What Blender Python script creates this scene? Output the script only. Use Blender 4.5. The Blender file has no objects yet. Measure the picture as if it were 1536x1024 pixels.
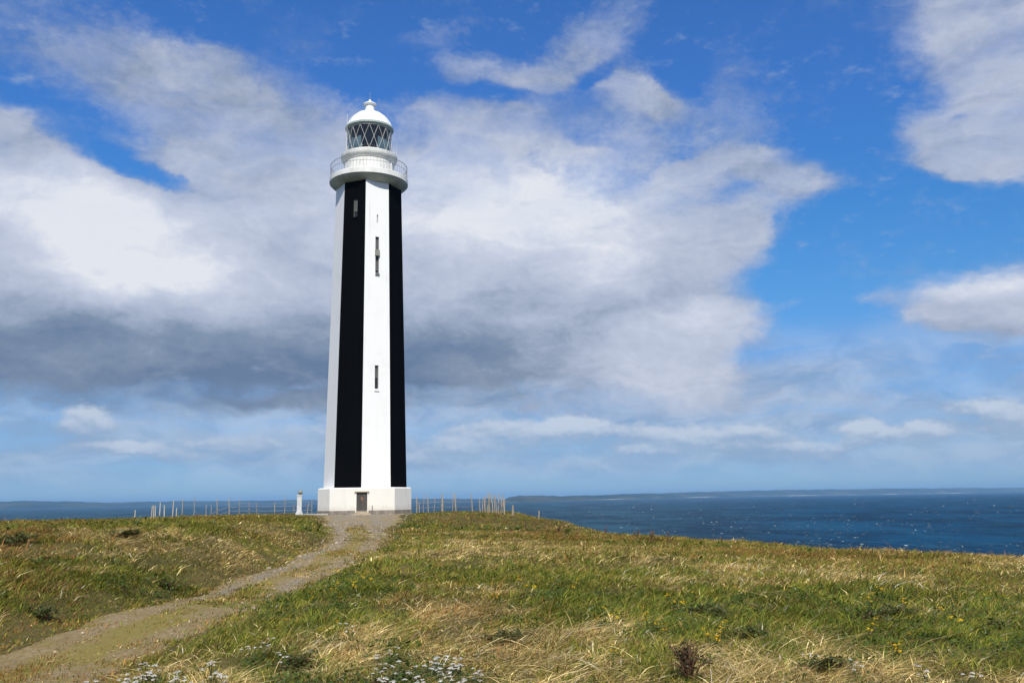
import bpy, bmesh, math, random
import numpy as np
from mathutils import Vector, Matrix

scene = bpy.context.scene
C = scene.collection
R = math.radians
random.seed(11)

# ---------- object helpers ----------
def tag(o, label=None, cat=None, group=None, kind=None):
    if label: o['label'] = label
    if cat: o['category'] = cat
    if group: o['group'] = group
    if kind: o['kind'] = kind
    return o
def thing(name, label, cat, loc=(0, 0, 0), rz=0, group=None):
    o = bpy.data.objects.new(name, None); C.objects.link(o)
    o.empty_display_size = .3
    o.location = loc; o.rotation_euler = (0, 0, rz)
    return tag(o, label, cat, group)
def link_mesh(name, me, mats, parent=None):
    o = bpy.data.objects.new(name, me); C.objects.link(o)
    for m in (mats if isinstance(mats, (list, tuple)) else [mats]): me.materials.append(m)
    if parent is not None: o.parent = parent
    return o
def obj(name, bm, mats, parent=None, smooth=False, angle=None):
    me = bpy.data.meshes.new(name)
    bmesh.ops.recalc_face_normals(bm, faces=bm.faces)
    bm.to_mesh(me); bm.free()
    if smooth or angle:
        me.shade_smooth()
        if angle: me.set_sharp_from_angle(angle=R(angle))
    return link_mesh(name, me, mats, parent)
def np_mesh(name, verts, faces_by_size, mats, parent=None, col=None, smooth=False, matidx=None):
    """verts (n,3); faces_by_size: list of (m,k) index arrays"""
    me = bpy.data.meshes.new(name)
    me.vertices.add(len(verts)); me.vertices.foreach_set('co', np.asarray(verts, np.float32).ravel())
    loops = np.concatenate([f.ravel() for f in faces_by_size]).astype(np.int32)
    sizes = np.concatenate([np.full(len(f), f.shape[1], np.int32) for f in faces_by_size])
    starts = np.concatenate([[0], np.cumsum(sizes)[:-1]]).astype(np.int32)
    me.loops.add(len(loops)); me.loops.foreach_set('vertex_index', loops)
    me.polygons.add(len(sizes)); me.polygons.foreach_set('loop_start', starts)
    if smooth: me.polygons.foreach_set('use_smooth', np.ones(len(sizes), bool))
    if matidx is not None: me.polygons.foreach_set('material_index', matidx.astype(np.int32))
    if col is not None:
        a = me.color_attributes.new('tint', 'FLOAT_COLOR', 'POINT')
        a.data.foreach_set('color', np.hstack([col, np.ones((len(col), 1))]).astype(np.float32).ravel())
    me.update(calc_edges=True)
    return link_mesh(name, me, mats, parent)
def bm_box(bm, c, s, rz=0, M=None, bevel=0):
    r = bmesh.ops.create_cube(bm, size=1)
    T = Matrix.Translation(c) @ Matrix.Rotation(rz, 4, 'Z') @ Matrix.Diagonal((*s, 1))
    if M is not None: T = M @ T
    bmesh.ops.transform(bm, matrix=T, verts=r['verts'])
    if bevel:
        e = list({e for v in r['verts'] for e in v.link_edges})
        bmesh.ops.bevel(bm, geom=e, offset=bevel, segments=2, affect='EDGES', profile=.6)
    return bm
def bm_tube(bm, pts, r, n=8, r2=None, caps=True):
    """swept tube along points with radius r (to r2)"""
    pts = [Vector(p) for p in pts]; rings = []
    m = len(pts)
    for i, p in enumerate(pts):
        d = (pts[min(i+1, m-1)]-pts[max(i-1, 0)]).normalized()
        a = d.orthogonal().normalized() if i == 0 else (a - d*a.dot(d)).normalized()
        b = d.cross(a)
        rr = r if r2 is None else r+(r2-r)*i/(m-1)
        rings.append([bm.verts.new(p+(a*math.cos(2*math.pi*k/n)+b*math.sin(2*math.pi*k/n))*rr) for k in range(n)])
    for A, B in zip(rings[:-1], rings[1:]):
        for k in range(n): bm.faces.new((A[k], A[(k+1) % n], B[(k+1) % n], B[k]))
    if caps: bm.faces.new(rings[0][::-1]); bm.faces.new(rings[-1])
    return bm
def bm_ring(bm, r, z, w, n=64, k=6):
    """closed tube circle"""
    rings = []
    for i in range(n):
        a = 2*math.pi*i/n; c, s = math.cos(a), math.sin(a)
        rings.append([bm.verts.new(((r+w*math.cos(2*math.pi*j/k))*c, (r+w*math.cos(2*math.pi*j/k))*s, z+w*math.sin(2*math.pi*j/k))) for j in range(k)])
    for i in range(n):
        A, B = rings[i], rings[(i+1) % n]
        for j in range(k): bm.faces.new((A[j], B[j], B[(j+1) % k], A[(j+1) % k]))
    return bm
def bm_lathe(bm, prof, n=64):
    rings = []
    for r, z in prof:
        if r < 1e-4: rings.append([bm.verts.new((0, 0, z))])
        else: rings.append([bm.verts.new((r*math.cos(2*math.pi*i/n), r*math.sin(2*math.pi*i/n), z)) for i in range(n)])
    for A, B in zip(rings[:-1], rings[1:]):
        for i in range(n):
            j = (i+1) % n
            if len(A) == 1 and len(B) == 1: continue
            if len(A) == 1: bm.faces.new((A[0], B[i], B[j]))
            elif len(B) == 1: bm.faces.new((A[i], A[j], B[0]))
            else: bm.faces.new((A[i], A[j], B[j], B[i]))
    return bm

# ---------- material helpers ----------
class NT:
    def __init__(s, tree): s.t = tree; s.n = tree.nodes; s.l = tree.links
    def add(s, typ, **kw):
        nd = s.n.new('ShaderNode'+typ)
        for k, v in kw.items():
            if k.startswith('i_'):
                key = k[2:]
                key = int(key) if key.isdigit() else key.replace('_', ' ')
                if hasattr(v, 'is_output'): s.l.new(v, nd.inputs[key])
                else: nd.inputs[key].default_value = v
            else: setattr(nd, k, v)
        return nd
    def math(s, op, a, b=None, c=None, clamp=False):
        nd = s.n.new('ShaderNodeMath'); nd.operation = op; nd.use_clamp = clamp
        for i, v in enumerate((a, b, c)):
            if v is None: continue
            if hasattr(v, 'is_output'): s.l.new(v, nd.inputs[i])
            else: nd.inputs[i].default_value = v
        return nd.outputs[0]
    def mix(s, f, a, b, mode='MIX'):
        nd = s.n.new('ShaderNodeMix'); nd.data_type = 'RGBA'; nd.blend_type = mode
        for k, v in ((0, f), (6, a), (7, b)):
            if hasattr(v, 'is_output'): s.l.new(v, nd.inputs[k])
            else: nd.inputs[k].default_value = v if k == 0 else (*v, 1) if len(v) == 3 else v
        return nd.outputs[2]
    def ramp(s, f, stops, interp='LINEAR'):
        nd = s.n.new('ShaderNodeValToRGB'); cr = nd.color_ramp; cr.interpolation = interp
        while len(cr.elements) < len(stops): cr.elements.new(.5)
        for e, (p, c) in zip(cr.elements, stops): e.position = p; e.color = (*c, 1)
        s.l.new(f, nd.inputs[0]); return nd.outputs[0]
    def smooth(s, x, a, b, lo=0., hi=1.):
        nd = s.n.new('ShaderNodeMapRange'); nd.interpolation_type = 'SMOOTHSTEP'
        s.l.new(x, nd.inputs[0])
        for i, v in enumerate((a, b, lo, hi)): nd.inputs[i+1].default_value = v
        return nd.outputs[0]
    def noise(s, vec, scale, detail=3, rough=.5, dist=0, color=False):
        nd = s.n.new('ShaderNodeTexNoise'); nd.inputs['Scale'].default_value = scale
        nd.inputs['Detail'].default_value = detail; nd.inputs['Roughness'].default_value = rough
        nd.inputs['Distortion'].default_value = dist
        if vec is not None: s.l.new(vec, nd.inputs['Vector'])
        return nd.outputs['Color' if color else 'Fac']
    def mapping(s, vec, loc=(0, 0, 0), rot=(0, 0, 0), scale=(1, 1, 1), typ='POINT'):
        nd = s.n.new('ShaderNodeMapping'); nd.vector_type = typ
        s.l.new(vec, nd.inputs[0]); nd.inputs[1].default_value = loc; nd.inputs[2].default_value = rot; nd.inputs[3].default_value = scale
        return nd.outputs[0]
    def bump(s, h, strength=.3, dist=.02):
        return s.add('Bump', i_Strength=strength, i_Distance=dist, i_Height=h).outputs[0]
def material(name):
    m = bpy.data.materials.new(name); m.use_nodes = True
    nt = NT(m.node_tree); b = nt.n['Principled BSDF']
    return m, nt, b
def setp(nt, b, **kw):
    for k, v in kw.items():
        i = b.inputs[k.replace('_', ' ')]
        if hasattr(v, 'is_output'): nt.l.new(v, i)
        else: i.default_value = (*v, 1) if isinstance(v, tuple) and len(v) == 3 and i.type == 'RGBA' else v
def weathered(name, c1, c2, scale=1.5, rough=.6, bump=.15, bscale=20, streak=False, spec=.4, metal=0.):
    m, nt, b = material(name)
    co = nt.add('TexCoord').outputs['Object']
    v = nt.mapping(co, scale=(1, 1, .12)) if streak else co
    n = nt.noise(v, scale, 5, .6)
    setp(nt, b, Base_Color=nt.mix(nt.smooth(n, .35, .7), c1, c2), Roughness=rough, Metallic=metal, Specular_IOR_Level=spec,
         Normal=nt.bump(nt.noise(co, bscale, 4, .6), bump, .01))
    return m
# ---------- numeric helpers ----------
RNG = np.random.default_rng(7)
EYE = 1.1
def vnoise(x, y, seed=0):
    xi = np.floor(x).astype(np.int64); yi = np.floor(y).astype(np.int64)
    fx = x - xi; fy = y - yi
    fx = fx*fx*(3-2*fx); fy = fy*fy*(3-2*fy)
    def h(i, j):
        n = (i*374761393 + j*668265263 + seed*974711) & 0x7fffffff
        n = ((n ^ (n >> 13))*1274126177) & 0x7fffffff
        n = n ^ (n >> 16)
        return (n & 0xffff)/65535.0
    a = h(xi, yi); b = h(xi+1, yi); c = h(xi, yi+1); d = h(xi+1, yi+1)
    return (a*(1-fx)+b*fx)*(1-fy) + (c*(1-fx)+d*fx)*fy
def fbm(x, y, seed=0, n=4):
    s = 0; a = .5; t = 0
    for k in range(n):
        s = s + a*vnoise(x*2**k+17.3*k, y*2**k-9.1*k, seed+k); t += a; a *= .55
    return s/t
def sstep(a, b, x):
    t = np.clip((x-a)/(b-a), 0, 1); return t*t*(3-2*t)

# ---------- terrain ----------
PATH = np.array([(-4.6,-40,1.0),(-5.0,-5,1.0),(-5.2,5,1.05),(-5.3,11,1.1),(-5.3,18,1.0),(-5.5,25,1.0),(-5.85,33,1.1),(-6.8,41,1.45),(-8.9,52,2.1),(-10.6,64,2.9),(-12.4,76,3.9),(-13.4,85,4.0)])
CTRL = np.array([
 (-5,-40,-.6),(-5.1,0,-.66),(-5.3,11,-.66),(-5.3,18,-.65),(-5.5,25,-.63),(-5.85,33,-.58),(-6.8,41,-.5),(-8.9,52,-.3),(-10.6,64,-.13),(-12.6,76,-.08),(-14,86.5,-.34),(-17.5,88,-.3),(-11,89,-.3),
 (0,0,-.55),(0,9,-.56),(5,9,-.62),(-2,14,-.47),(4,16,-.6),(0,25,-.47),(10,20,-.82),(14.4,25.2,-.92),(10.5,33.4,-1.03),(7.5,44.4,-1.05),(1.5,65,-.55),(-.5,74,-.3),(-4,79,-.02),(-4.5,73,.10),(-2.6,70,-.05),(-6.6,74,.06),(-7,80,.0),
 (-2,42,-.72),(-2.5,52,-.82),(-3.6,61,-.72),(-3.8,66,-.45),(3,35,-.75),(-1.2,34,-.6),(-3,25,-.5),(-3,34,-.58),
 (-24,42,.2),(-22,57,0),(-28,85,-.1),(-20,80,0),(-25,95,-.15),(-12,24,.14),(-9.6,14,-.12),(-12.5,18,.12),(-8.8,25,-.10),(-9.8,33,-.06),(-12,43,.0),(-15,60,.0),(-30,60,.1),(-35,30,.3),(-18,30,.2),(-8,9,-.4),(-7.3,18,-.5),
 (0,-20,-.5),(-20,-10,-.2),(20,-5,-.9),(22,15,-1.05),(-30,0,.1),(30,30,-1.3),(0,-60,-.5),(40,-20,-1),(-50,-30,0),
 (-14.9,92,-.36),(-20,88,-.03),(-8,90,-.08),(-18.6,80,0),(-25,106,-.5),(-5,106,-.6),(-15,112,-.5),(-40,80,-.2),(15,60,-1.4),(-50,50,.2)])
def _U(r2): return np.where(r2 > 0, r2*np.log(np.maximum(r2, 1e-12)), 0)
_P = CTRL[:, :2]/50.0
_n = len(_P)
_K = _U(((_P[:, None]-_P[None])**2).sum(-1)) + np.eye(_n)*2e-4
_Q = np.hstack([np.ones((_n, 1)), _P])
_W = np.linalg.solve(np.block([[_K, _Q], [_Q.T, np.zeros((3, 3))]]), np.concatenate([CTRL[:, 2], np.zeros(3)]))
EDGE = np.array([(-180,60),(-90,45),(-50,46),(-30,54),(-22,80),(-17,102),(-9,108),(-3,104),(0,86),(1.5,72),(5,57),(9.6,48),(17.5,38),(29.7,31.5),(45,28),(90,30),(180,60)], float)
def edge_dist(x, y):
    return np.hypot(x, y) - np.interp(np.degrees(np.arctan2(x, y)), EDGE[:, 0], EDGE[:, 1])
def path_s(x, y):
    """signed distance to the edge of the path (negative inside)"""
    best = np.full(np.shape(x), 1e9)
    for (ax, ay, aw), (bx, by, bw) in zip(PATH[:-1], PATH[1:]):
        dx, dy = bx-ax, by-ay
        t = np.clip(((x-ax)*dx+(y-ay)*dy)/(dx*dx+dy*dy), 0, 1)
        best = np.minimum(best, np.hypot(x-ax-t*dx, y-ay-t*dy) - (aw+t*(bw-aw)))
    return best
def terrain(x, y):
    x = np.asarray(x, float); y = np.asarray(y, float)
    sh = x.shape; x = x.ravel(); y = y.ravel()
    out = np.empty(x.size)
    for i in range(0, x.size, 40000):
        X = x[i:i+40000]; Y = y[i:i+40000]
        d = np.hypot(X, Y); k = np.minimum(1, 120/np.maximum(d, 1e-6))
        Xc, Yc = X*k, Y*k
        r2 = (Xc[:, None]/50-_P[:, 0])**2 + (Yc[:, None]/50-_P[:, 1])**2
        z = _U(r2) @ _W[:_n] + _W[_n] + _W[_n+1]*Xc/50 + _W[_n+2]*Yc/50
        s = path_s(X, Y)
        off = sstep(0, 1.4, s)
        z += off*(.16*(fbm(X/2.6, Y/2.6, 3, 3)-.5) + .07*(fbm(X/.7, Y/.7, 9, 2)-.5)) * np.clip(1.3-d/140, .3, 1)
        z += .03*(fbm(X/1.1, Y/1.1, 21, 2)-.5)*(1-off)
        z += (.16*sstep(-.1, .8, s) + .30*sstep(-.05, 2.4, s)*sstep(9, 3.5, s)*sstep(60, 40, Y)*(X < -6.3))*sstep(70, 45, Y)*sstep(-60, 0, Y+20) - .06
        t = np.maximum(edge_dist(X, Y), 0)
        z -= np.where(t < 14, .022*t*t, .022*196 + .62*(t-14))
        out[i:i+40000] = z
    return out.reshape(sh)

# ---------- placements, in metres (x, y[, z]) and degrees of azimuth/elevation ----------
LEFT_POSTS = [(-34.78, 96.83, 1.5), (-33.62, 97.03, 1.67), (-32.38, 97.24, 0.89), (-31.97, 97.3, 0.82), (-31.29, 97.42, 1.57), (-30.09, 97.62, 1.55), (-29.13, 97.78, 1.47), (-28.05, 97.96, 1.05), (-27.31, 98.08, 0.94), (-25.51, 98.38, 0.97), (-24.48, 98.55, 1.79), (-23.57, 98.7, 0.75), (-22.2, 98.92, 0.86), (-21.73, 99.0, 1.36)]
STAKES = [(-38.61, 94.4, 0.45), (-37.78, 95.6, 0.8), (-36.81, 94.4, 0.92), (-35.5, 92.0, 0.86), (-36.04, 94.4, 1.21), (-35.17, 93.2, 0.9), (-34.5, 93.2, 1.37), (-34.77, 95.6, 0.59)]
RIGHT_POSTS = [(-9.5, 90.12, 1.42), (-9.24, 89.85, 0.83), (-8.84, 89.45, 1.7), (-8.26, 88.84, 1.46), (-7.7, 88.26, 1.39), (-6.91, 87.43, 1.61), (-6.73, 87.23, 1.6), (-5.77, 86.19, 1.64), (-5.41, 85.79, 1.58), (-3.82, 84.0, 1.54)]
PALINGS = [(-3.12, 84.5, 1.1), (-2.91, 83.95, 1.09), (-2.64, 83.4, 1.31), (-2.43, 82.85, 1.39), (-2.23, 82.3, 1.62), (-2.05, 81.75, 1.49), (-1.91, 81.2, 1.29), (-1.71, 80.65, 1.31), (-1.54, 80.1, 1.34), (-1.39, 79.55, 1.55), (-1.2, 79.0, 1.23), (-1.04, 78.45, 1.43), (-0.91, 77.9, 1.07), (-0.83, 77.35, 0.97)]
LONE_POSTS = [(-0.17, 75.5, 0.52), (1.76, 68.0, 0.02)]
STRAW = [(0.56, 8.41, 1.3, 1.48, 1.2), (3.58, 8.32, 1.59, 1.54, 1.2), (-1.18, 13.44, 1.28, 4.73, 0.5), (-7.93, 23.42, 3.98, 2.73, 1.25), (-2.07, 31.18, 4.12, 8.3, 0.9), (-3.08, 8.87, 0.96, 1.25, 0.7), (2.87, 9.84, 0.98, 1.29, 0.6), (-8.33, 33.91, 2.3, 4.35, 1.1), (1.53, 24.55, 2.7, 5.84, 0.4), (-1.52, 10.09, 0.75, 1.4, 0.3), (-5.94, 11.8, 0.68, 1.02, 0.6), (2.84, 21.33, 2.21, 2.21, 0.5), (3.21, 16.31, 1.22, 2.2, 0.4)]
LUSH = [(2.02, 12.62, 2.15, 4.2, 0.8), (-2.35, 9.41, 0.85, 1.38, 0.9), (-0.12, 11.52, 0.76, 1.91, 0.6), (-7.2, 17.33, 1.92, 1.75, 0.6), (-3.1, 15.39, 1.26, 6.14, 0.9), (-3.74, 63.35, 5.58, 12.66, 1.4), (5.41, 13.28, 2.21, 4.18, 0.8), (-5.82, 21.31, 0.97, 3.25, 0.8), (3.04, 14.97, 0.67, 1.59, 0.7), (-9.45, 43.53, 1.31, 9.07, 0.6), (-0.96, 9.44, 0.97, 1.69, 1.2), (5.57, 14.14, 0.67, 1.83, 0.9), (-4.95, 16.09, 0.62, 2.62, 0.6), (-12.72, 28.42, 3.42, 7.43, 0.4)]
RUSSET = [(-7.64, 14.23, 0.95, 8.21, 2.2), (-11.18, 20.15, 1.35, 5.46, 1.8), (-2.58, 68.99, 4.55, 8.85, 0.8), (0.34, 60.17, 3.53, 11.39, 0.8), (3.9, 42.6, 4.39, 11.04, 0.6), (8.92, 29.21, 4.48, 6.55, 0.4), (-1.7, 13.75, 0.71, 1.35, 0.4), (-0.67, 12.82, 0.56, 0.95, 0.5), (1.58, 17.55, 0.77, 1.77, 0.4)]
YARROW_BOTTOM = [(-1.23, 8.25), (-1.09, 7.89), (-1.02, 8.12), (-0.9, 7.84), (-0.82, 7.85), (-0.8, 8.41), (-0.72, 8.54), (-0.62, 8.31), (-0.69, 7.94), (-0.55, 7.84), (-0.46, 8.36), (-0.39, 8.06), (-0.54, 8.67), (-0.71, 8.74), (-0.32, 8.22), (-0.99, 7.62), (-1.1, 7.53), (-0.72, 7.58), (-0.45, 7.53)]
YARROW_LEFT = [(-3.25, 7.55), (-3.27, 7.96), (-3.21, 8.03), (-3.01, 7.69), (-3.2, 8.46), (-2.97, 8.08), (-2.79, 7.78), (-2.74, 7.95), (-2.57, 7.73), (-2.65, 8.27), (-2.46, 7.89), (-2.24, 7.5), (-3.39, 8.74), (-3.06, 7.36), (-3.27, 7.35)]
YARROW_FAR = [(-2.61, 9.74), (-2.64, 9.54), (-2.33, 9.08), (-1.22, 9.13), (-1.25, 8.96), (-4.26, 16.07), (-1.83, 10.58), (2.61, 8.62), (2.91, 8.22), (3.37, 7.84), (3.57, 7.66)]
RAGWORT_BANK = [(-2.8, 13.33), (-2.68, 14.05), (-2.44, 13.22), (-2.58, 14.53), (-2.86, 17.31), (-3.04, 18.94), (-2.8, 11.68), (-2.07, 10.68)]
RAGWORT_MEADOW = [(1.0, 10.94), (1.07, 11.14), (1.52, 10.83), (1.54, 10.68), (2.04, 12.23), (2.44, 12.73), (2.01, 9.74), (1.99, 9.93), (2.17, 10.04), (1.57, 9.79), (3.37, 14.23), (3.25, 14.46), (-0.26, 12.85), (0.11, 13.81), (0.94, 13.96), (0.91, 8.92), (2.83, 11.56)]
RAGWORT_RIGHT = [(7.3, 14.53), (6.74, 13.11), (5.96, 12.85), (5.39, 13.24), (5.79, 15.2), (3.8, 9.99), (3.55, 9.0), (3.83, 9.37), (4.93, 13.21), (5.45, 11.0), (5.08, 11.17)]
DOCKS = [(1.17, 58.58), (2.17, 48.17), (5.13, 52.67), (5.23, 40.41), (5.58, 38.24), (5.76, 35.05), (0.73, 57.05), (2.29, 42.16)]
SHRUB = [(1.5, 8.28)]
HEATH = [(4.78, 12.36), (5.1, 12.61), (4.19, 11.26), (2.23, 12.25), (2.57, 12.24), (-9.3, 22.22), (-10.24, 18.76), (-10.33, 19.37), (-6.67, 17.89), (-1.02, 8.27), (-2.1, 9.18), (2.72, 8.42), (5.65, 11.02), (-0.11, 10.54), (-6.7, 13.22), (2.55, 10.14)]
CLOUD_COVER = [(-28.03, 12.64, 14.58, 9.29, -173.85, 1.35), (-14.64, 14.0, 18.92, 10.13, -177.58, 1.35), (0.59, 14.43, 17.25, 10.45, 178.38, 1.15), (-6.31, 18.15, 14.76, 5.32, -179.31, 0.7), (-29.33, 16.74, 8.82, 4.02, 179.52, 0.8), (9.95, 13.26, 8.74, 7.01, 175.44, 0.85), (13.32, 10.61, 5.24, 2.13, 176.53, 0.75), (14.65, 16.0, 4.45, 2.82, -176.19, 0.65), (10.51, 7.45, 6.11, 1.86, 172.67, 0.8), (4.75, 9.4, 11.79, 3.97, 178.18, 0.8), (-22.84, 7.93, 15.49, 2.17, -177.86, 0.6), (-5.43, 8.41, 12.66, 2.09, 179.74, 0.6), (-19.77, 22.44, 8.41, 5.12, 153.37, 0.72), (-13.58, 20.27, 10.63, 5.49, 155.36, 0.85), (-8.51, 22.52, 7.28, 4.43, 166.04, 0.3), (-27.91, 25.59, 12.11, 3.02, 176.03, 0.42), (-18.71, 25.38, 9.1, 2.11, 166.02, 0.45), (-28.57, 20.31, 5.11, 1.76, 165.94, 0.6), (-30.64, 20.67, 3.05, 2.09, -164.97, 0.4), (-24.87, 23.98, 6.95, 2.59, 169.72, 0.34), (4.41, 26.61, 8.84, 2.68, -149.84, 0.7), (-1.88, 26.17, 6.04, 1.78, 175.63, 0.66), (-3.24, 23.43, 5.75, 1.59, 173.23, 0.52), (1.62, 22.4, 9.73, 2.24, 178.29, 0.5), (-5.46, 28.03, 5.83, 1.21, -170.4, 0.3), (8.39, 24.26, 4.17, 2.74, 160.38, 1.0), (13.79, 22.44, 6.3, 2.9, 160.27, 0.42), (15.21, 24.79, 4.6, 1.51, 172.78, 0.26), (8.59, 21.01, 6.89, 1.84, 175.97, 0.46), (18.33, 18.54, 3.96, 1.95, 172.52, 0.95), (13.84, 19.68, 6.13, 1.93, -168.53, 0.8), (16.77, 17.41, 3.21, 1.19, 173.83, 0.35), (29.91, 25.13, 7.28, 5.04, 159.56, 1.25), (30.01, 19.8, 5.88, 4.16, -172.6, 1.15), (26.18, 19.97, 3.36, 3.0, 133.08, 0.5), (27.67, 20.62, 2.05, 0.96, -165.23, -0.45), (27.94, 18.0, 3.8, 1.31, 169.56, 0.5), (28.03, 10.09, 6.78, 2.68, -177.29, 1.2), (31.02, 10.55, 4.71, 3.25, 171.48, 0.7), (22.1, 10.96, 2.21, 0.94, 174.56, 0.35), (-0.4, 5.86, 23.53, 1.5, 178.95, 0.45), (-19.04, 5.81, 16.11, 1.19, -179.08, 0.35), (17.54, 5.32, 12.44, 1.51, 177.33, 0.33), (27.14, 4.08, 6.56, 1.26, 176.99, 0.36), (-23.63, 19.04, 6.6, 1.38, 157.69, -0.75), (-19.57, 18.16, 3.87, 0.87, 165.01, -0.4), (-7.67, 26.06, 5.31, 3.08, -177.12, -0.35), (17.23, 12.37, 4.34, 3.78, 150.45, -0.45), (5.49, 25.6, 2.96, 0.97, -152.4, -0.5), (10.98, 25.6, 3.0, 2.31, 155.98, -0.4), (-0.11, 24.61, 5.34, 0.71, 172.07, -0.3), (6.01, 21.84, 3.91, 0.64, 158.79, -0.3)]
CLOUD_TONE = [(-22.04, 13.74, 9.77, 5.45, 162.99, 0.36), (-29.0, 16.78, 9.57, 3.29, 179.16, 0.26), (-2.83, 19.21, 14.9, 4.91, 179.62, 0.22), (4.55, 17.23, 11.65, 6.19, 177.28, 0.3), (13.32, 10.61, 5.24, 2.04, 176.53, 0.18), (28.93, 22.53, 7.17, 6.42, 133.76, 0.04), (27.49, 11.54, 6.71, 1.35, -178.11, 0.3), (27.88, 8.5, 6.26, 1.12, 174.52, -0.16), (-25.63, 7.35, 21.41, 3.97, -177.78, -0.4), (-12.05, 7.91, 13.92, 4.31, -179.46, -0.28), (-3.33, 8.11, 11.43, 3.77, 179.42, -0.3), (-0.32, 11.1, 11.97, 4.2, 178.96, -0.12), (-18.1, 11.02, 14.16, 2.8, -177.64, -0.15), (-27.18, 10.09, 10.38, 2.62, -176.05, -0.22), (-16.54, 22.39, 11.89, 6.42, 152.14, -0.08), (-27.5, 24.96, 11.56, 3.9, -179.02, -0.1), (2.12, 24.56, 13.34, 5.12, 177.82, -0.06), (10.51, 7.45, 7.73, 2.06, 177.69, 0.18), (-8.73, 4.47, 23.18, 0.99, 179.64, 0.06), (6.96, 12.37, 8.01, 2.91, 177.46, -0.05), (10.11, 16.74, 6.31, 2.45, 175.98, -0.06), (14.52, 20.6, 6.61, 3.53, 173.15, -0.05)]
PUFFS = [(-25.12, 4.53, 2.42, 1.66, 179.2, 0.95), (-24.35, 3.14, 3.84, 0.76, -179.65, 0.7), (-4.6, 2.79, 3.73, 1.48, 179.24, 0.6), (-0.01, 3.48, 6.27, 2.15, 179.11, 1.0), (3.76, 3.91, 3.54, 1.74, 178.98, 0.9), (11.33, 3.24, 8.38, 1.46, 178.47, 1.0), (21.25, 3.36, 2.03, 1.31, 179.31, 1.2), (24.16, 3.2, 2.77, 1.29, 178.28, 1.0), (28.57, 3.6, 2.57, 2.04, -178.69, 1.05), (18.87, 2.62, 4.09, 0.94, 178.31, 0.6), (5.43, 4.29, 4.97, 0.83, 178.71, 0.5), (15.53, 4.0, 4.26, 0.64, 178.01, 0.4), (-12.37, 3.86, 7.63, 1.38, 179.88, 0.5), (-19.3, 3.06, 7.51, 1.25, -179.94, 0.55), (7.85, 2.51, 4.9, 0.98, 178.81, 0.6), (15.79, 2.0, 5.36, 0.79, 178.58, 0.5), (26.18, 4.69, 3.03, 0.75, 176.85, 0.5), (-8.71, 2.42, 4.9, 0.98, 179.44, 0.45)]
SUN_E = 4.8
SKY_S = .1
EXPOSURE = 0.
# ---------- materials ----------
M = {}
def wall_paint():
    m, nt, b = material('white_masonry_paint')
    co = nt.add('TexCoord').outputs['Object']
    streak = nt.noise(nt.mapping(co, scale=(2.2, 2.2, .10)), 1.6, 5, .65)
    blot = nt.noise(co, .5, 4, .6)
    c = nt.mix(nt.smooth(streak, .56, .80, 0, .55), (.83, .83, .81), (.60, .61, .57))
    c = nt.mix(nt.smooth(blot, .5, .8, 0, .35), c, (.70, .69, .64))
    rend = nt.noise(co, 9, 6, .65)
    setp(nt, b, Base_Color=c, Roughness=.55, Specular_IOR_Level=.3, Normal=nt.bump(rend, .25, .02))
    return m
M['white'] = wall_paint()
def plinth_paint():
    m, nt, b = material('white_plinth_paint')
    co = nt.add('TexCoord').outputs['Object']
    streak = nt.noise(nt.mapping(co, scale=(1.5, 1.5, .35)), 1.3, 5, .65)
    sp = nt.add('SeparateXYZ', i_0=co)
    low = nt.smooth(nt.math('ADD', sp.outputs[2], nt.math('MULTIPLY', nt.math('SUBTRACT', nt.noise(co, 1.8, 5, .65), .5), .9)), .75, .1)
    c = nt.mix(nt.smooth(streak, .5, .78, 0, .5), (.74, .72, .67), (.56, .54, .48))
    c = nt.mix(nt.math('MULTIPLY', low, .45), c, (.50, .45, .37))
    setp(nt, b, Base_Color=c, Roughness=.7, Specular_IOR_Level=.25, Normal=nt.bump(nt.noise(co, 7, 6, .65), .3, .02))
    return m
M['plinth'] = plinth_paint()
def black_paint():
    m, nt, b = material('black_masonry_paint')
    co = nt.add('TexCoord').outputs['Object']
    n = nt.noise(nt.mapping(co, scale=(2, 2, .12)), 1.5, 5, .6)
    setp(nt, b, Base_Color=nt.mix(n, (.0012, .0012, .0014), (.003, .003, .0033)), Roughness=.8, Specular_IOR_Level=.03, Normal=nt.bump(nt.noise(co, 9, 5, .6), .12, .01))
    return m
M['black'] = black_paint()
M['pillar'] = weathered('grey_white_pillar_paint', (.58, .59, .58), (.44, .44, .42), 2.2, .7, .25, 12)
M['stone'] = weathered('grey_base_stone', (.17, .15, .13), (.28, .25, .21), 2.2, .85, .5, 9)
M['offwhite'] = weathered('off_white_ironwork', (.78, .78, .74), (.62, .62, .57), 1.2, .45, .06, 8, spec=.5)
M['dome'] = weathered('white_dome_paint', (.86, .87, .86), (.74, .76, .75), .9, .32, .04, 6, spec=.5)
M['eave'] = weathered('pale_green_grey_paint', (.42, .50, .46), (.33, .40, .37), 2, .5, .05, 9)
M['cove'] = weathered('grey_green_soffit', (.56, .57, .47), (.42, .43, .35), .8, .7, .12, 8)
M['rail'] = weathered('grey_galvanised_rail', (.34, .34, .33), (.24, .22, .20), 4, .5, .05, 20, metal=.2)
M['bar'] = weathered('pale_glazing_bar', (.66, .66, .60), (.5, .5, .45), 3, .4, .05, 20)
M['grey_pane'] = weathered('grey_window_board', (.10, .105, .10), (.07, .075, .072), 1.4, .6, .1, 14)
M['mid_frame'] = weathered('weathered_grey_frame', (.15, .15, .145), (.10, .10, .095), 2, .6, .1, 14)
M['dark_pane'] = weathered('dark_window_pane', (.018, .02, .02), (.03, .032, .03), 2, .12, .02, 4, spec=.5)
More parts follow.
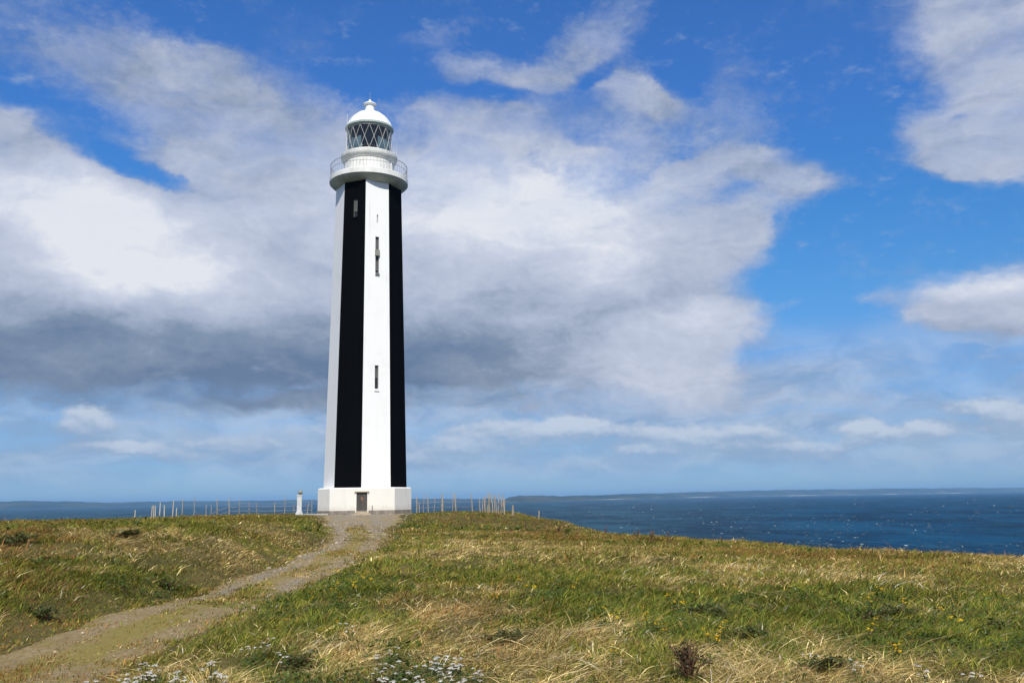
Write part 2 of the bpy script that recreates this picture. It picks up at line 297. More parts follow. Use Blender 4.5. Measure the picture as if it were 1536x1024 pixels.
M['door'] = weathered('dark_grey_door', (.050, .048, .045), (.085, .075, .065), 2.5, .55, .15, 16, streak=True)
M['rust'] = weathered('rusty_patch', (.30, .13, .07), (.20, .12, .09), 12, .8, .3, 30)
M['sandstone'] = weathered('pale_sandstone', (.46, .38, .27), (.33, .27, .19), 3, .85, .4, 12)
M['concrete'] = weathered('grey_concrete', (.40, .39, .36), (.29, .28, .25), 2.5, .85, .4, 12)
M['brass'] = weathered('dull_brass', (.30, .20, .10), (.20, .13, .07), 4, .4, .05, 10, metal=.8)
M['interior'] = weathered('dark_lantern_lining', (.20, .185, .165), (.27, .25, .22), 3, .7, .1, 9)
M['lamp_green'] = weathered('grey_green_lamp_housing', (.30, .30, .25), (.17, .18, .15), 9, .5, .2, 14)
M['wood'] = weathered('weathered_post_wood', (.42, .345, .235), (.26, .215, .15), 5, .85, .5, 25, streak=True)
M['wood_pale'] = weathered('bleached_stake_wood', (.60, .54, .40), (.42, .37, .27), 5, .85, .5, 25, streak=True)
M['wire'] = weathered('fence_wire', (.42, .38, .36), (.30, .25, .22), 4, .5, .05, 20, metal=.3)
def glass(name, tint, rough, gl):
    m, nt, b = material(name)
    t = nt.add('BsdfTransparent', i_Color=(*tint, 1)); g = nt.add('BsdfGlossy', i_Roughness=rough, i_Color=(1, 1, 1, 1))
    fr = nt.add('Fresnel', i_IOR=1.5).outputs[0]
    mx = nt.add('MixShader', i_0=nt.math('ADD', nt.math('MULTIPLY', fr, .8), gl), i_1=t.outputs[0], i_2=g.outputs[0])
    nt.l.new(mx.outputs[0], nt.n['Material Output'].inputs[0])
    return m
M['glass'] = glass('lantern_glass', (.90, .93, .92), .02, .02)
def lens_glass():
    m, nt, b = material('blue_green_lens_glass')
    co = nt.add('TexCoord').outputs['Object']
    setp(nt, b, Base_Color=(.45, .62, .64), Roughness=.12, Specular_IOR_Level=.9)
    return m
M['lens'] = lens_glass()
def curtain_mat():
    m, nt, b = material('pale_blue_lantern_blind')
    d = nt.add('BsdfDiffuse', i_Color=(.62, .80, .84, 1)); t = nt.add('BsdfTranslucent', i_Color=(.60, .80, .86, 1))
    mx = nt.add('MixShader', i_0=.5, i_1=d.outputs[0], i_2=t.outputs[0]); nt.l.new(mx.outputs[0], nt.n['Material Output'].inputs[0])
    return m
M['blind'] = curtain_mat()
def tint_mat(name, rough=.6, trans=.3, spec=.25):
    m, nt, b = material(name)
    a = nt.add('Attribute', attribute_name='tint').outputs['Color']
    setp(nt, b, Base_Color=a, Roughness=rough, Specular_IOR_Level=spec)
    t = nt.add('BsdfTranslucent', i_Color=a)
    mx = nt.add('MixShader', i_0=trans, i_1=b.outputs[0], i_2=t.outputs[0])
    nt.l.new(mx.outputs[0], nt.n['Material Output'].inputs[0])
    return m
M['blade'] = tint_mat('grass_blades')
M['leaf'] = tint_mat('herb_leaves', .5, .25, .35)
M['petal'] = tint_mat('flower_petals', .7, .3, .1)
M['pebble'] = tint_mat('path_stones', .85, 0., .3)

# ---------- ground colour fields shared by soil and plants ----------
def zone_amount(zs, x, y):
    v = np.zeros(np.shape(x))
    for cx, cy, rx, ry, a in zs:
        d = math.hypot(cx, cy); ux, uy = cx/d, cy/d
        u = (x-cx)*uy - (y-cy)*ux; w = (x-cx)*ux + (y-cy)*uy
        v = np.maximum(v, a*np.clip((1.2-np.hypot(u/rx, w/ry))*1.5, 0, 1))
    return np.clip(v, 0, 1)
def fields(x, y):
    wx = x + 1.2*(fbm(x/1.7, y/1.7, 41, 3)-.5); wy = y + 2.4*(fbm(x/1.7, y/1.7, 51, 3)-.5)
    n1 = fbm(x/3.3, y/5.0, 61, 4); n2 = fbm(x/1.1, y/1.6, 71, 3); n3 = fbm(x/4.5, y/6.0, 81, 3)
    straw = np.clip(zone_amount(STRAW, wx, wy) + 1.5*(n1-.5) + 1.1*(n2-.5) + .18, 0, 1)
    lush = np.clip(zone_amount(LUSH, wx, wy)*1.1 + 1.5*(.5-n1) + .05, 0, 1)
    rus = np.clip(zone_amount(RUSSET, wx, wy) + 1.5*(n3-.58), 0, 1)
    far = sstep(24, 44, np.hypot(x, y))
    rus = np.clip(rus + .16*far, 0, 1)
    return straw, lush, rus

# ---------- ground ----------
def polar_grid(r, a):
    A, Rr = np.meshgrid(a, r)
    return Rr*np.sin(A), Rr*np.cos(A)
def grid_faces(nr, na, closed=False):
    i, j = np.meshgrid(np.arange(nr-1), np.arange(na if closed else na-1), indexing='ij')
    j2 = (j+1) % na
    return np.stack([i*na+j, i*na+j2, (i+1)*na+j2, (i+1)*na+j], -1).reshape(-1, 4)
SEA_Z = -26.0
def build_ground():
    a = np.radians(np.concatenate([np.arange(-180, -44, 2.0), np.arange(-44, 44, .3), np.arange(44, 180, 2.0)]))
    r = np.concatenate([[.05], np.geomspace(.6, 210, 330)])
    X, Y = polar_grid(r, a); Z = terrain(X, Y)
    Z = np.where(np.hypot(X, Y) > 205, -40, Z)
    m, nt, b = material('grassy_soil')
    co = nt.add('TexCoord').outputs['Object']
    n1 = nt.noise(co, .55, 6, .6); n2 = nt.noise(co, 5, 5, .65)
    c = nt.ramp(n1, [(.3, (.050, .048, .011)), (.5, (.095, .080, .022)), (.7, (.16, .118, .045))])
    c = nt.mix(nt.smooth(n2, .45, .75, 0, .7), c, (.10, .075, .04))
    setp(nt, b, Base_Color=c, Roughness=.95, Specular_IOR_Level=.1, Normal=nt.bump(n2, .7, .06))
    o = np_mesh('ground', np.stack([X.ravel(), Y.ravel(), Z.ravel()], 1), [grid_faces(len(r), len(a), True)], m, smooth=True)
    tag(o, kind='structure')
build_ground()

def build_path():
    ys = np.concatenate([np.arange(1, 30, .12), np.arange(30, 88.2, .3)])
    cx = np.interp(ys, PATH[:, 1], PATH[:, 0]); hw = np.interp(ys, PATH[:, 1], PATH[:, 2])
    u = np.linspace(-1.12, 1.12, 45)
    X = cx[:, None] + u[None]*hw[:, None] + .35*(fbm(ys[:, None]/3.1, ys[:, None]*0+2, 77, 3)-.5)*sstep(60, 40, ys)[:, None]; Y = np.repeat(ys[:, None], len(u), 1)
    rag = .5*(fbm(X/.9, Y/1.3, 33, 3)-.5)
    Z = terrain(X, Y) + .022 - .09*sstep(.78, 1.1, np.abs(u)[None] + rag*.8)
    m, nt, b = material('gravel_and_moss_track')
    co = nt.add('TexCoord').outputs['Object']; at = nt.add('Attribute', attribute_name='tint')
    f = nt.add('SeparateColor', i_0=at.outputs['Color'])
    st = nt.noise(nt.mapping(co, scale=(1, .6, 1)), 14, 7, .78); big = nt.noise(co, 1.3, 5, .65); grit = nt.noise(co, 90, 2, .6)
    g = nt.ramp(st, [(.3, (.16, .115, .055)), (.45, (.275, .20, .10)), (.62, (.38, .29, .165)), (.78, (.49, .41, .28))])
    g = nt.mix(nt.smooth(grit, .5, .8, 0, .4), g, (.11, .09, .07))
    g = nt.mix(nt.smooth(big, .42, .62, 0, .5), g, (.22, .165, .065))
    rut = nt.math('MULTIPLY', f.outputs[1], nt.smooth(nt.noise(nt.mapping(co, scale=(1, .3, 1)), 2.0, 4, .6), .38, .6))
    g = nt.mix(nt.math('MULTIPLY', rut, .8), g, nt.mix(st, (.17, .155, .13), (.34, .315, .275)))
    moss = nt.mix(nt.noise(co, 11, 4, .6), (.17, .145, .026), (.31, .245, .065))
    f2 = nt.math('ADD', f.outputs[0], nt.math('MULTIPLY', nt.math('SUBTRACT', nt.noise(nt.mapping(co, scale=(1, .5, 1)), 2.4, 8, .72), .5), 3.4))
    c = nt.mix(nt.smooth(f2, .30, 1.05, 0., .85), g, moss)
    setp(nt, b, Base_Color=c, Roughness=.93, Specular_IOR_Level=.15, Normal=nt.bump(nt.math('ADD', st, nt.math('MULTIPLY', grit, .5)), .8, .035))
    mid = np.exp(-(u/.30)**2)[None]*sstep(62, 40, Y)*.45 + sstep(.7, 1.05, np.abs(u))[None]*.5
    mid = mid + .22*sstep(22, 14, Y)*np.exp(-((u-.1)/.6)**2)[None]
    mid = mid + .5*sstep(80, 85, Y) + .30
    ruts = (np.exp(-((u+.52)/.16)**2)*1.0 + np.exp(-((u-.55)/.2)**2)*.6)[None]*sstep(14, 22, Y)*sstep(60, 46, Y) + sstep(42, 56, Y)*sstep(84, 78, Y)*sstep(.95, .6, np.abs(u))[None]
    col = np.stack([mid.ravel(), ruts.ravel(), 0*mid.ravel()], 1)
    o = np_mesh('path', np.stack([X.ravel(), Y.ravel(), Z.ravel()], 1), [grid_faces(len(ys), len(u))], m, col=col, smooth=True)
    tag(o, kind='structure')
    # loose stones on the track
    n = 9000
    y = 2+ (RNG.random(n)**1.3)*80; t = np.clip(RNG.normal(0, .55, n), -1, 1)
    t = np.where(y < 55, np.sign(t)*(.25+.75*np.abs(t)), t)
    x = np.interp(y, PATH[:, 1], PATH[:, 0]) + t*np.interp(y, PATH[:, 1], PATH[:, 2])
    s = RNG.lognormal(-4.9, .6, n)*np.clip(y/16, .8, 2.2)
    z = terrain(x, y) + .02
    base = np.array([(-1, -.7, 0), (.2, -1, 0), (1, -.3, 0), (.8, .8, 0), (-.3, 1, 0), (-.9, .4, 0), (-.35, -.25, .62), (.4, -.2, .7), (.15, .45, .55)])
    F = np.array([(0, 1, 6), (1, 7, 6), (1, 2, 7), (2, 3, 7), (3, 8, 7), (3, 4, 8), (4, 5, 8), (5, 6, 8), (5, 0, 6), (6, 7, 8)])
    ang = RNG.random(n)*6.28; ca, sa = np.cos(ang)[:, None], np.sin(ang)[:, None]
    B = base[None]*(1+.5*(RNG.random((n, 9, 3))-.5))
    V = np.stack([B[..., 0]*ca-B[..., 1]*sa, B[..., 0]*sa+B[..., 1]*ca, B[..., 2]], -1)*s[:, None, None]
    V[..., 2] -= .1*s[:, None]
    V += np.stack([x, y, z], 1)[:, None]
    g = .12+.26*RNG.random(n)**1.5
    col = np.stack([g*1.2, g*.95, g*.68], 1)
    o = np_mesh('gravel', V.reshape(-1, 3), [(F[None]+9*np.arange(n)[:, None, None]).reshape(-1, 3)], M['pebble'], col=np.repeat(col, 9, 0))
    tag(o, 'loose grey pebbles lying along the track to the lighthouse', 'gravel', kind='stuff')
build_path()

# ---------- sea and whitecaps ----------
def build_sea():
    m, nt, b = material('choppy_sea_water')
    co = nt.add('TexCoord').outputs['Object']
    rip = nt.noise(nt.mapping(co, scale=(.055, .022, 1)), 1, 7, .7)
    swell = nt.noise(nt.mapping(co, scale=(.009, .0045, 1)), 1, 6, .68)
    patch = nt.noise(nt.mapping(co, scale=(.00045, .0011, 1), loc=(3.1, 1.2, 0)), 1, 3, .5)
    sp = nt.add('SeparateXYZ', i_0=co)
    # shallower, greener water west of the shoals; deep blue to the east
    side = nt.smooth(nt.math('ADD', nt.math('DIVIDE', sp.outputs[0], nt.math('MAXIMUM', sp.outputs[1], 50)), nt.math('MULTIPLY', nt.math('SUBTRACT', patch, .5), .35)), .02, .42)
    c = nt.mix(side, (.022, .074, .104), (.0015, .050, .112))
    c = nt.mix(nt.smooth(swell, .38, .60, 0, .85), c, (.001, .013, .034))
    c = nt.mix(nt.smooth(rip, .48, .68, 0, .75), c, (.014, .075, .125))
    setp(nt, b, Base_Color=c, Roughness=.5, Specular_IOR_Level=.03, IOR=1.33, Normal=nt.bump(nt.math('ADD', rip, swell), .9, 3.0))
    bm = bmesh.new(); bmesh.ops.create_grid(bm, x_segments=8, y_segments=8, size=19500)
    o = obj('sea', bm, m); o.location = (0, 0, SEA_Z); tag(o, kind='structure')
    n = 5200
    az = np.radians(RNG.uniform(-38, 38, n)); dep = np.radians(RNG.uniform(.30, 4.2, n)**1.0)
    h = EYE-SEA_Z
    d = h/np.tan(dep)
    keep = vnoise(np.degrees(az)/2.2, np.degrees(dep)/.5, 5) > .38
    az, d = az[keep], d[keep]; n = len(d)
    x, y = d*np.sin(az), d*np.cos(az)
    w = np.minimum((.30+d*.0005)*RNG.lognormal(0, .45, n), .5+d*.0011); hh = (.12+d*.00028)*RNG.lognormal(0, .35, n)
    k = 5; t = np.linspace(-1, 1, k)
    prof = np.sqrt(np.clip(1-t*t, 0, 1))*.9+.1
    jit = 1+.6*(RNG.random((n, k))-.5)
    px = x[:, None]+t[None]*w[:, None]*np.cos(az)[:, None]; py = y[:, None]-t[None]*w[:, None]*np.sin(az)[:, None]
    top = np.stack([px, py+hh[:, None]*.4, SEA_Z+hh[:, None]*prof[None]*jit], -1)
    frontv = np.stack([px, py-hh[:, None]*1.2, np.full_like(px, SEA_Z+.01)], -1)
    back = np.stack([px, py+hh[:, None]*1.8, np.full_like(px, SEA_Z+.01)], -1)
    V = np.stack([frontv, top, back], 1).reshape(-1, 3)
    idx = np.arange(n)[:, None, None]*3*k
    q = []
    for rr in (0, 1):
        j = np.arange(k-1)
        q.append(np.stack([rr*k+j, rr*k+j+1, (rr+1)*k+j+1, (rr+1)*k+j], -1))
    Fq = (np.concatenate(q)[None]+idx).reshape(-1, 4)
    g = np.clip(RNG.lognormal(-2.55, .75, n), .03, .42)
    col = np.stack([g*.80, g, g*1.08], 1)
    o = np_mesh('sea_foam', V, [Fq], tint_mat('sea_foam', .8, 0, .1), col=np.repeat(col, 3*k, 0))
    tag(o, 'white flecks of breaking wave crests scattered over the blue sea', 'foam', kind='stuff')
build_sea()

# ---------- far coast ----------
def coast(name, prof, seed, cliff=False):
    """prof: (azimuth deg, distance m, crest height above sea)"""
    P = np.array(prof, float)
    az = np.arange(P[0, 0], P[-1, 0], .05); D = np.interp(az, P[:, 0], P[:, 1]); H = np.interp(az, P[:, 0], P[:, 2])
    D = D*(1+.03*(fbm(az/1.7, az*0+3, seed, 4)-.5))
    H = H*(1+.20*(fbm(az/1.3, az*0+1, seed+7, 5)-.5)) + (fbm(az*2.5, az*0, seed+3, 3)-.5)*5*(H > 12)
    v = np.array([0, .004, .02, .05, .10, .16, .24, .34, .45]); s = np.array([-.05, .13, .34, .60, .82, 1.0, .93, .6, -.1])
    if cliff: s = np.array([-.05, .30, .46, .66, .86, 1.0, .93, .6, -.1])
    A = np.radians(az)[:, None]; dd = D[:, None]*(1+v[None]); zz = SEA_Z + H[:, None]*s[None]*(1+.16*(fbm(az[:, None]*1.7, v[None]*40+az[:, None]*0, seed+11, 3)-.5))
    X, Y = dd*np.sin(A), dd*np.cos(A)
    m, nt, b = material(name+'_fields')
    co = nt.add('TexCoord').outputs['Object']; sp = nt.add('SeparateXYZ', i_0=co)
    n = nt.noise(nt.mapping(co, scale=(.0022, .0012, .01)), 1, 4, .6)
    c = nt.ramp(n, [(.35, (.015, .028, .024)), (.5, (.03, .045, .03)), (.62, (.07, .07, .045)), (.72, (.12, .11, .075))])
    if cliff:
        lowz = nt.smooth(sp.outputs[2], SEA_Z+13, SEA_Z+4)
        pale = nt.noise(nt.mapping(co, scale=(.0016, .0004, .02)), 1, 5, .65)
        c = nt.mix(nt.math('MULTIPLY', lowz, nt.smooth(pale, .50, .68)), c, (.38, .32, .25))
    setp(nt, b, Base_Color=c, Roughness=.95, Specular_IOR_Level=0.)
    o = np_mesh(name, np.stack([X.ravel(), Y.ravel(), zz.ravel()], 1), [grid_faces(len(az), len(v))], m, smooth=True)
    tag(o, kind='structure')
coast('hills', [(-48, 9000, 60), (-36, 9000, 68), (-29.9, 8900, 70), (-27.6, 8900, 70), (-25.4, 9300, 58), (-24, 9800, 48), (-22, 10200, 50), (-17, 10500, 46), (-12, 10500, 42), (-8, 10000, 36), (-4, 9500, 30), (-1, 9000, 22)], 5)
coast('headland', [(-.7, 6000, 14), (-.3, 6000, 36), (.4, 6050, 45), (1.5, 6200, 44), (3, 6700, 38), (5, 7600, 40), (8, 9000, 56), (12, 11000, 72), (17, 12600, 84), (22, 13400, 88), (25, 14200, 84), (27.5, 15000, 72), (30, 15500, 76), (36, 16000, 70), (48, 16300, 60)], 15, True)

# ---------- haze ----------
def build_haze():
    m = bpy.data.materials.new('sea_air'); m.use_nodes = True; nt = NT(m.node_tree)
    nt.n.remove(nt.n['Principled BSDF'])
    v = nt.add('VolumePrincipled', i_Color=(.32, .62, 1, 1), i_Density=HAZE)
    nt.l.new(v.outputs[0], nt.n['Material Output'].inputs['Volume'])
    bm = bmesh.new(); top = 78.; bot = -42.
    bm_box(bm, (0, 0, (top+bot)/2), (41000, 41000, top-bot))
    o = obj('haze', bm, m); tag(o, 'pale blue sea air in front of the distant coast', 'haze', kind='stuff')
HAZE = 6.5e-5
if HAZE: build_haze()

# ---------- camera ----------
cam = bpy.data.cameras.new('camera'); co_ = bpy.data.objects.new('camera', cam); C.objects.link(co_)
cam.sensor_width = 36; cam.lens = 1365/1536*36; cam.clip_end = 80000; cam.clip_start = .1
co_.location = (0, 0, EYE)
co_.matrix_world = Matrix.Translation((0, 0, EYE)) @ Matrix.Rotation(R(90+9.75), 4, 'X') @ Matrix.Rotation(R(-.86), 4, 'Z')
scene.camera = co_
scene.render.resolution_x, scene.render.resolution_y = 1024, 682

# ---------- light ----------
SUN_EL, SUN_AZ = R(47), R(6)       # azimuth measured from straight behind the camera towards the right
sdir = Vector((math.sin(SUN_AZ)*math.cos(SUN_EL), -math.cos(SUN_AZ)*math.cos(SUN_EL), math.sin(SUN_EL)))
sl = bpy.data.lights.new('sun', 'SUN'); sl.energy = SUN_E; sl.angle = R(.5); sl.color = (1, .955, .88)
so = bpy.data.objects.new('sun', sl); C.objects.link(so); so.rotation_euler = sdir.to_track_quat('Z', 'Y').to_euler()

def build_sky():
    w = bpy.data.worlds.new('World'); scene.world = w; w.use_nodes = True
    nt = NT(w.node_tree); bg = nt.n['Background']
    sky = nt.add('TexSky', sky_type='NISHITA', sun_disc=False, sun_elevation=SUN_EL, sun_rotation=math.atan2(sdir.x, sdir.y), altitude=50, air_density=1.0, dust_density=.4, ozone_density=2.2).outputs[0]
    d = nt.add('TexCoord').outputs['Generated']
    s = nt.add('SeparateXYZ', i_0=d)
    deg = lambda v: nt.math('MULTIPLY', v, 57.29578)
    az = deg(nt.math('ARCTAN2', s.outputs[0], s.outputs[1])); el = deg(nt.math('ARCSINE', s.outputs[2]))
    V = nt.add('CombineXYZ', i_0=az, i_1=el).outputs[0]
    # warped copy of the direction for ragged cloud outlines
    def vadd(a, b): 
        n = nt.add('VectorMath', operation='ADD'); nt.l.new(a, n.inputs[0]); nt.l.new(b, n.inputs[1]); return n.outputs[0]
    def vscale(a, k, off=-.5):
        n = nt.add('VectorMath', operation='MULTIPLY_ADD'); nt.l.new(a, n.inputs[0]); n.inputs[1].default_value = k; n.inputs[2].default_value = tuple(off*t for t in k); return n.outputs[0]
    w1 = nt.noise(nt.mapping(V, loc=(3, 7, 0), scale=(.10, .19, 1)), 1, 2, .5, color=True)
    w2 = nt.noise(nt.mapping(V, loc=(9, 2, 0), scale=(.40, .70, 1)), 1, 3, .55, color=True)
    W = vadd(vadd(V, vscale(w1, (3.6, 2.2, 0))), vscale(w2, (2.0, 1.2, 0)))
    w3 = nt.noise(nt.mapping(V, loc=(1, 4, 0), scale=(1.6, 2.2, 1)), 1, 3, .6, color=True)
    W2 = vadd(V, vscale(w3, (1.0, .55, 0)))
    def blobs(vec, L, start):
        acc = start
        for (cx, cy, rx, ry, rot, amp) in L:
            q = nt.mapping(vec, loc=(cx, cy, 0), rot=(0, 0, R(rot)), scale=(rx, ry, 1), typ='TEXTURE')
            ln = nt.add('TexGradient', gradient_type='SPHERICAL', i_0=q).outputs['Fac']
            acc = nt.math('MULTIPLY_ADD', nt.smooth(ln, 0., .8), amp, acc)
        return acc
    # ragged detail: wide soft billows plus fine wisps, streaked along the wind
    tilt = nt.mapping(W, rot=(0, 0, R(14)), scale=(.16, .34, 1))
    f1 = nt.noise(tilt, 1, 7, .56, .3)
    f2 = nt.noise(nt.mapping(W, loc=(5, 5, 0), rot=(0, 0, R(-10)), scale=(.55, .95, 1)), 1, 6, .6)
    f5 = nt.noise(nt.mapping(V, loc=(7, 3, 0), rot=(0, 0, R(20)), scale=(1.5, 2.1, 1)), 1, 6, .62)
    det = nt.math('ADD', nt.math('MULTIPLY', nt.math('SUBTRACT', f1, .5), 1.5), nt.math('ADD', nt.math('MULTIPLY', nt.math('SUBTRACT', f2, .5), .95), nt.math('MULTIPLY', nt.math('SUBTRACT', f5, .5), .55)))
    # unseen broken cloud behind and beside the view, thickened to whiten the ambient light
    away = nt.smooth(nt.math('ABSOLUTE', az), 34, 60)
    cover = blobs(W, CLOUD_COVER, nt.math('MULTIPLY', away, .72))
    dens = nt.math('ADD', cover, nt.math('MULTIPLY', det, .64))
    crisp = nt.math('MULTIPLY_ADD', nt.smooth(nt.noise(nt.mapping(V, loc=(1, 6, 0), scale=(.12, .2, 1)), 1, 2, .5), .40, .62), .65, .62)
    alpha = nt.smooth(nt.math('MULTIPLY_ADD', nt.math('SUBTRACT', dens, .5), crisp, .5), .10, .90)
    halo = nt.math('MULTIPLY', nt.smooth(nt.math('ADD', dens, nt.math('MULTIPLY', nt.math('SUBTRACT', f5, .5), .35)), .0, .62), .36)
    thin = nt.math('SUBTRACT', 1., nt.math('MULTIPLY', nt.smooth(el, 14, 25), nt.math('MULTIPLY', nt.smooth(f1, .38, .66), .38)))
    alpha = nt.math('MAXIMUM', nt.math('MULTIPLY', alpha, thin), halo)
    # tone of the cloud: thick sunlit tops to heavy grey bases
    shade = blobs(W, CLOUD_TONE, nt.math('ADD', .53, nt.math('MULTIPLY', nt.math('SUBTRACT', dens, .8), .10)))
    f3 = nt.noise(nt.mapping(W, loc=(2, 8, 0), rot=(0, 0, R(6)), scale=(.20, .46, 1)), 1, 8, .6, .4)
    shade = nt.math('ADD', shade, nt.math('ADD', nt.math('MULTIPLY', nt.math('SUBTRACT', f3, .5), .72), nt.math('MULTIPLY', nt.math('SUBTRACT', f5, .5), .16)))
    tone = nt.ramp(shade, [(0., (.135, .20, .325)), (.25, (.225, .29, .40)), (.55, (.44, .495, .63)), (.8, (.60, .645, .765)), (1., (.80, .825, .875))])
    # thin pale layers low over the sea
    fv = nt.noise(nt.mapping(W, loc=(4, 1, 0), scale=(.055, .42, 1)), 1, 6, .55, .3)
    band = nt.math('MULTIPLY', nt.smooth(el, .2, 2.2), nt.smooth(el, 11.0, 7.0))
    va = nt.math('MULTIPLY', nt.math('MULTIPLY', nt.smooth(fv, .16, .56), band), .88)
    vt = nt.mix(nt.smooth(f3, .35, .65), (.26, .38, .58), (.46, .555, .71))
    # low distant cumulus
    f4 = nt.noise(nt.mapping(V, scale=(.42, .85, 1)), 1, 6, .56)
    pf = nt.math('ADD', blobs(W2, PUFFS, 0.), nt.math('MULTIPLY', nt.math('SUBTRACT', f4, .5), 1.6))
    lift = nt.noise(nt.mapping(V, loc=(.08, .22, 0), scale=(.42, .85, 1)), 1, 6, .56)
    nd = nt.add('VectorMath', operation='ADD', i_0=W2, i_1=(0, .55, 0)).outputs[0]
    top = nt.math('SUBTRACT', pf, nt.math('ADD', blobs(nd, PUFFS, 0.), nt.math('MULTIPLY', nt.math('SUBTRACT', lift, .5), 1.2)))
    pa = nt.math('MULTIPLY', nt.smooth(pf, .10, .75), nt.smooth(top, -.75, .15))
    pt = nt.smooth(top, -.25, .75)
    ptone = nt.mix(pt, (.30, .41, .58), (.60, .665, .77))
    # clear air: deepen the blue to the photograph's
    tint = nt.ramp(nt.math('DIVIDE', el, 60.), [(0., (.43, .69, 1.)), (.135, (.39, .74, 1.)), (.2, (.41, .85, 1.)), (.285, (.35, .88, 1.)), (.42, (.41, .89, 1.))])
    deep = nt.math('ADD', 1.19, nt.smooth(el, 8, 26, 0., .34))
    tint = nt.mix(1., tint, nt.add('CombineColor', i_0=1., i_1=1., i_2=deep).outputs[0], 'MULTIPLY')
    blue = nt.mix(1., sky, tint, 'MULTIPLY')
    scale = nt.add('VectorMath', operation='SCALE', i_0=blue, i_Scale=SKY_S).outputs[0]
    colr = nt.mix(va, scale, vt)
    colr = nt.mix(nt.math('MULTIPLY', alpha, .96), colr, tone)
    hz = nt.smooth(el, 6.5, 0.5)
    colr = nt.mix(nt.math('MULTIPLY', pa, .85), colr, ptone)
    colr = nt.mix(nt.math('MULTIPLY', hz, .30), colr, (.24, .42, .66))
    out = nt.add('VectorMath', operation='SCALE', i_0=colr, i_Scale=1.0/SKY_S).outputs[0]
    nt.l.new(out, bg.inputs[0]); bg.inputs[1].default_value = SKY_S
    w.cycles.sampling_method = 'MANUAL'; w.cycles.sample_map_resolution = 512
SUN_LINE = None
build_sky()
scene.view_settings.view_transform = 'Standard'; scene.view_settings.look = 'None'
scene.view_settings.exposure = EXPOSURE; scene.view_settings.gamma = 1
cy = scene.cycles
cy.max_bounces = 6; cy.diffuse_bounces = 3; cy.glossy_bounces = 3; cy.transmission_bounces = 6; cy.transparent_max_bounces = 12; cy.volume_bounces = 0
cy.use_denoising = True
cy.sample_clamp_indirect = 6

# ---------- lighthouse ----------
LH = thing('lighthouse', 'tall white eight-sided lighthouse with black vertical stripes and domed lantern', 'lighthouse', (-14.88, 92, 0), R(9.19))
U = .0666
def pt(px, dep, f=1.): return Vector((px*U*(1-dep*U/93)*f, -dep*U*f, 0))
def build_shaft():
    half = [(-61.5, -5), (-44.5, 37), (-5.5, 61), (36.5, 44)]
    ring = half + [(-x, -d) for x, d in half]
    Z0, Z1 = 2.22, 33.6
    def at(i, z):
        k = 1 - .172*(z-2.5)/(33.4-2.5)
        return Vector((ring[i % 8][0]*U*k, -ring[i % 8][1]*U*k, z))
    bm = bmesh.new()
    # openings: face -> list of (u0, u1, z0, z1)
    front = [(.435, .575, 11.85, 14.2), (.43, .585, 23.6, 27.4), (.485, .54, 28.85, 29.75)]
    blackf = [(.43, .63, 29.45, 31.5)]
    opens = {2: front, 1: blackf}
    holes = []
    for i in range(8):
        m = i % 2      # white, black, white ... starting with the shaded white side
        op = sorted(opens.get(i, []), key=lambda t: t[2])
        us = sorted({0., 1., *[t[0] for t in op], *[t[1] for t in op]}); zs = sorted({Z0, Z1, *[t[2] for t in op], *[t[3] for t in op]})
        P = lambda u, z: at(i, z).lerp(at(i+1, z), u)
        cache = {}
        def vv(u, z):
            if (u, z) not in cache: cache[(u, z)] = bm.verts.new(P(u, z))
            return cache[(u, z)]
        # wall strips: split only where an opening needs it
        for za, zb in zip(zs[:-1], zs[1:]):
            row = [t for t in op if t[2] <= za and zb <= t[3]]
            segs = [0.] + [e for t in row for e in (t[0], t[1])] + [1.]
            for k in range(0, len(segs), 2):
                f = bm.faces.new((vv(segs[k], za), vv(segs[k+1], za), vv(segs[k+1], zb), vv(segs[k], zb))); f.material_index = m
        e = (at(i+1, 10)-at(i, 10)).normalized(); nrm = e.cross(Vector((0, 0, 1))).normalized()
        for (u0, u1, za, zb) in op:
            q = [P(u0, za), P(u1, za), P(u1, zb), P(u0, zb)]
            inn = [p - nrm*.32 for p in q]
            A = [bm.verts.new(p) for p in q]; B = [bm.verts.new(p) for p in inn]
            for k in range(4):
                f = bm.faces.new((A[k], A[(k+1) % 4], B[(k+1) % 4], B[k])); f.material_index = m
            holes.append((i, q, nrm, e))
    bmesh.ops.remove_doubles(bm, verts=bm.verts, dist=.0005)
    obj('shaft', bm, [M['white'], M['black']], LH)
    return holes
HOLES = build_shaft()
def box_on(bm, q, nrm, e, u0, u1, v0, v1, d0, d1):
    """box on an opening: u,v fractions of the opening, d0..d1 depth along its normal"""
    def P(u, v, d): return q[0].lerp(q[1], u).lerp(q[3].lerp(q[2], u), v) + nrm*d
    vs = [bm.verts.new(P(u, v, d)) for d in (d0, d1) for (u, v) in ((u0, v0), (u1, v0), (u1, v1), (u0, v1))]
    for f in ((0, 1, 2, 3), (4, 5, 6, 7), (0, 1, 5, 4), (1, 2, 6, 5), (2, 3, 7, 6), (3, 0, 4, 7)): bm.faces.new([vs[k] for k in f])
def frame(bm, q, nrm, e, w, h, d0, d1):
    box_on(bm, q, nrm, e, .002, w, .002, .998, d0, d1); box_on(bm, q, nrm, e, 1-w, .998, .002, .998, d0, d1)
    box_on(bm, q, nrm, e, w, 1-w, .002, h, d0, d1); box_on(bm, q, nrm, e, w, 1-w, 1-h, .998, d0, d1)
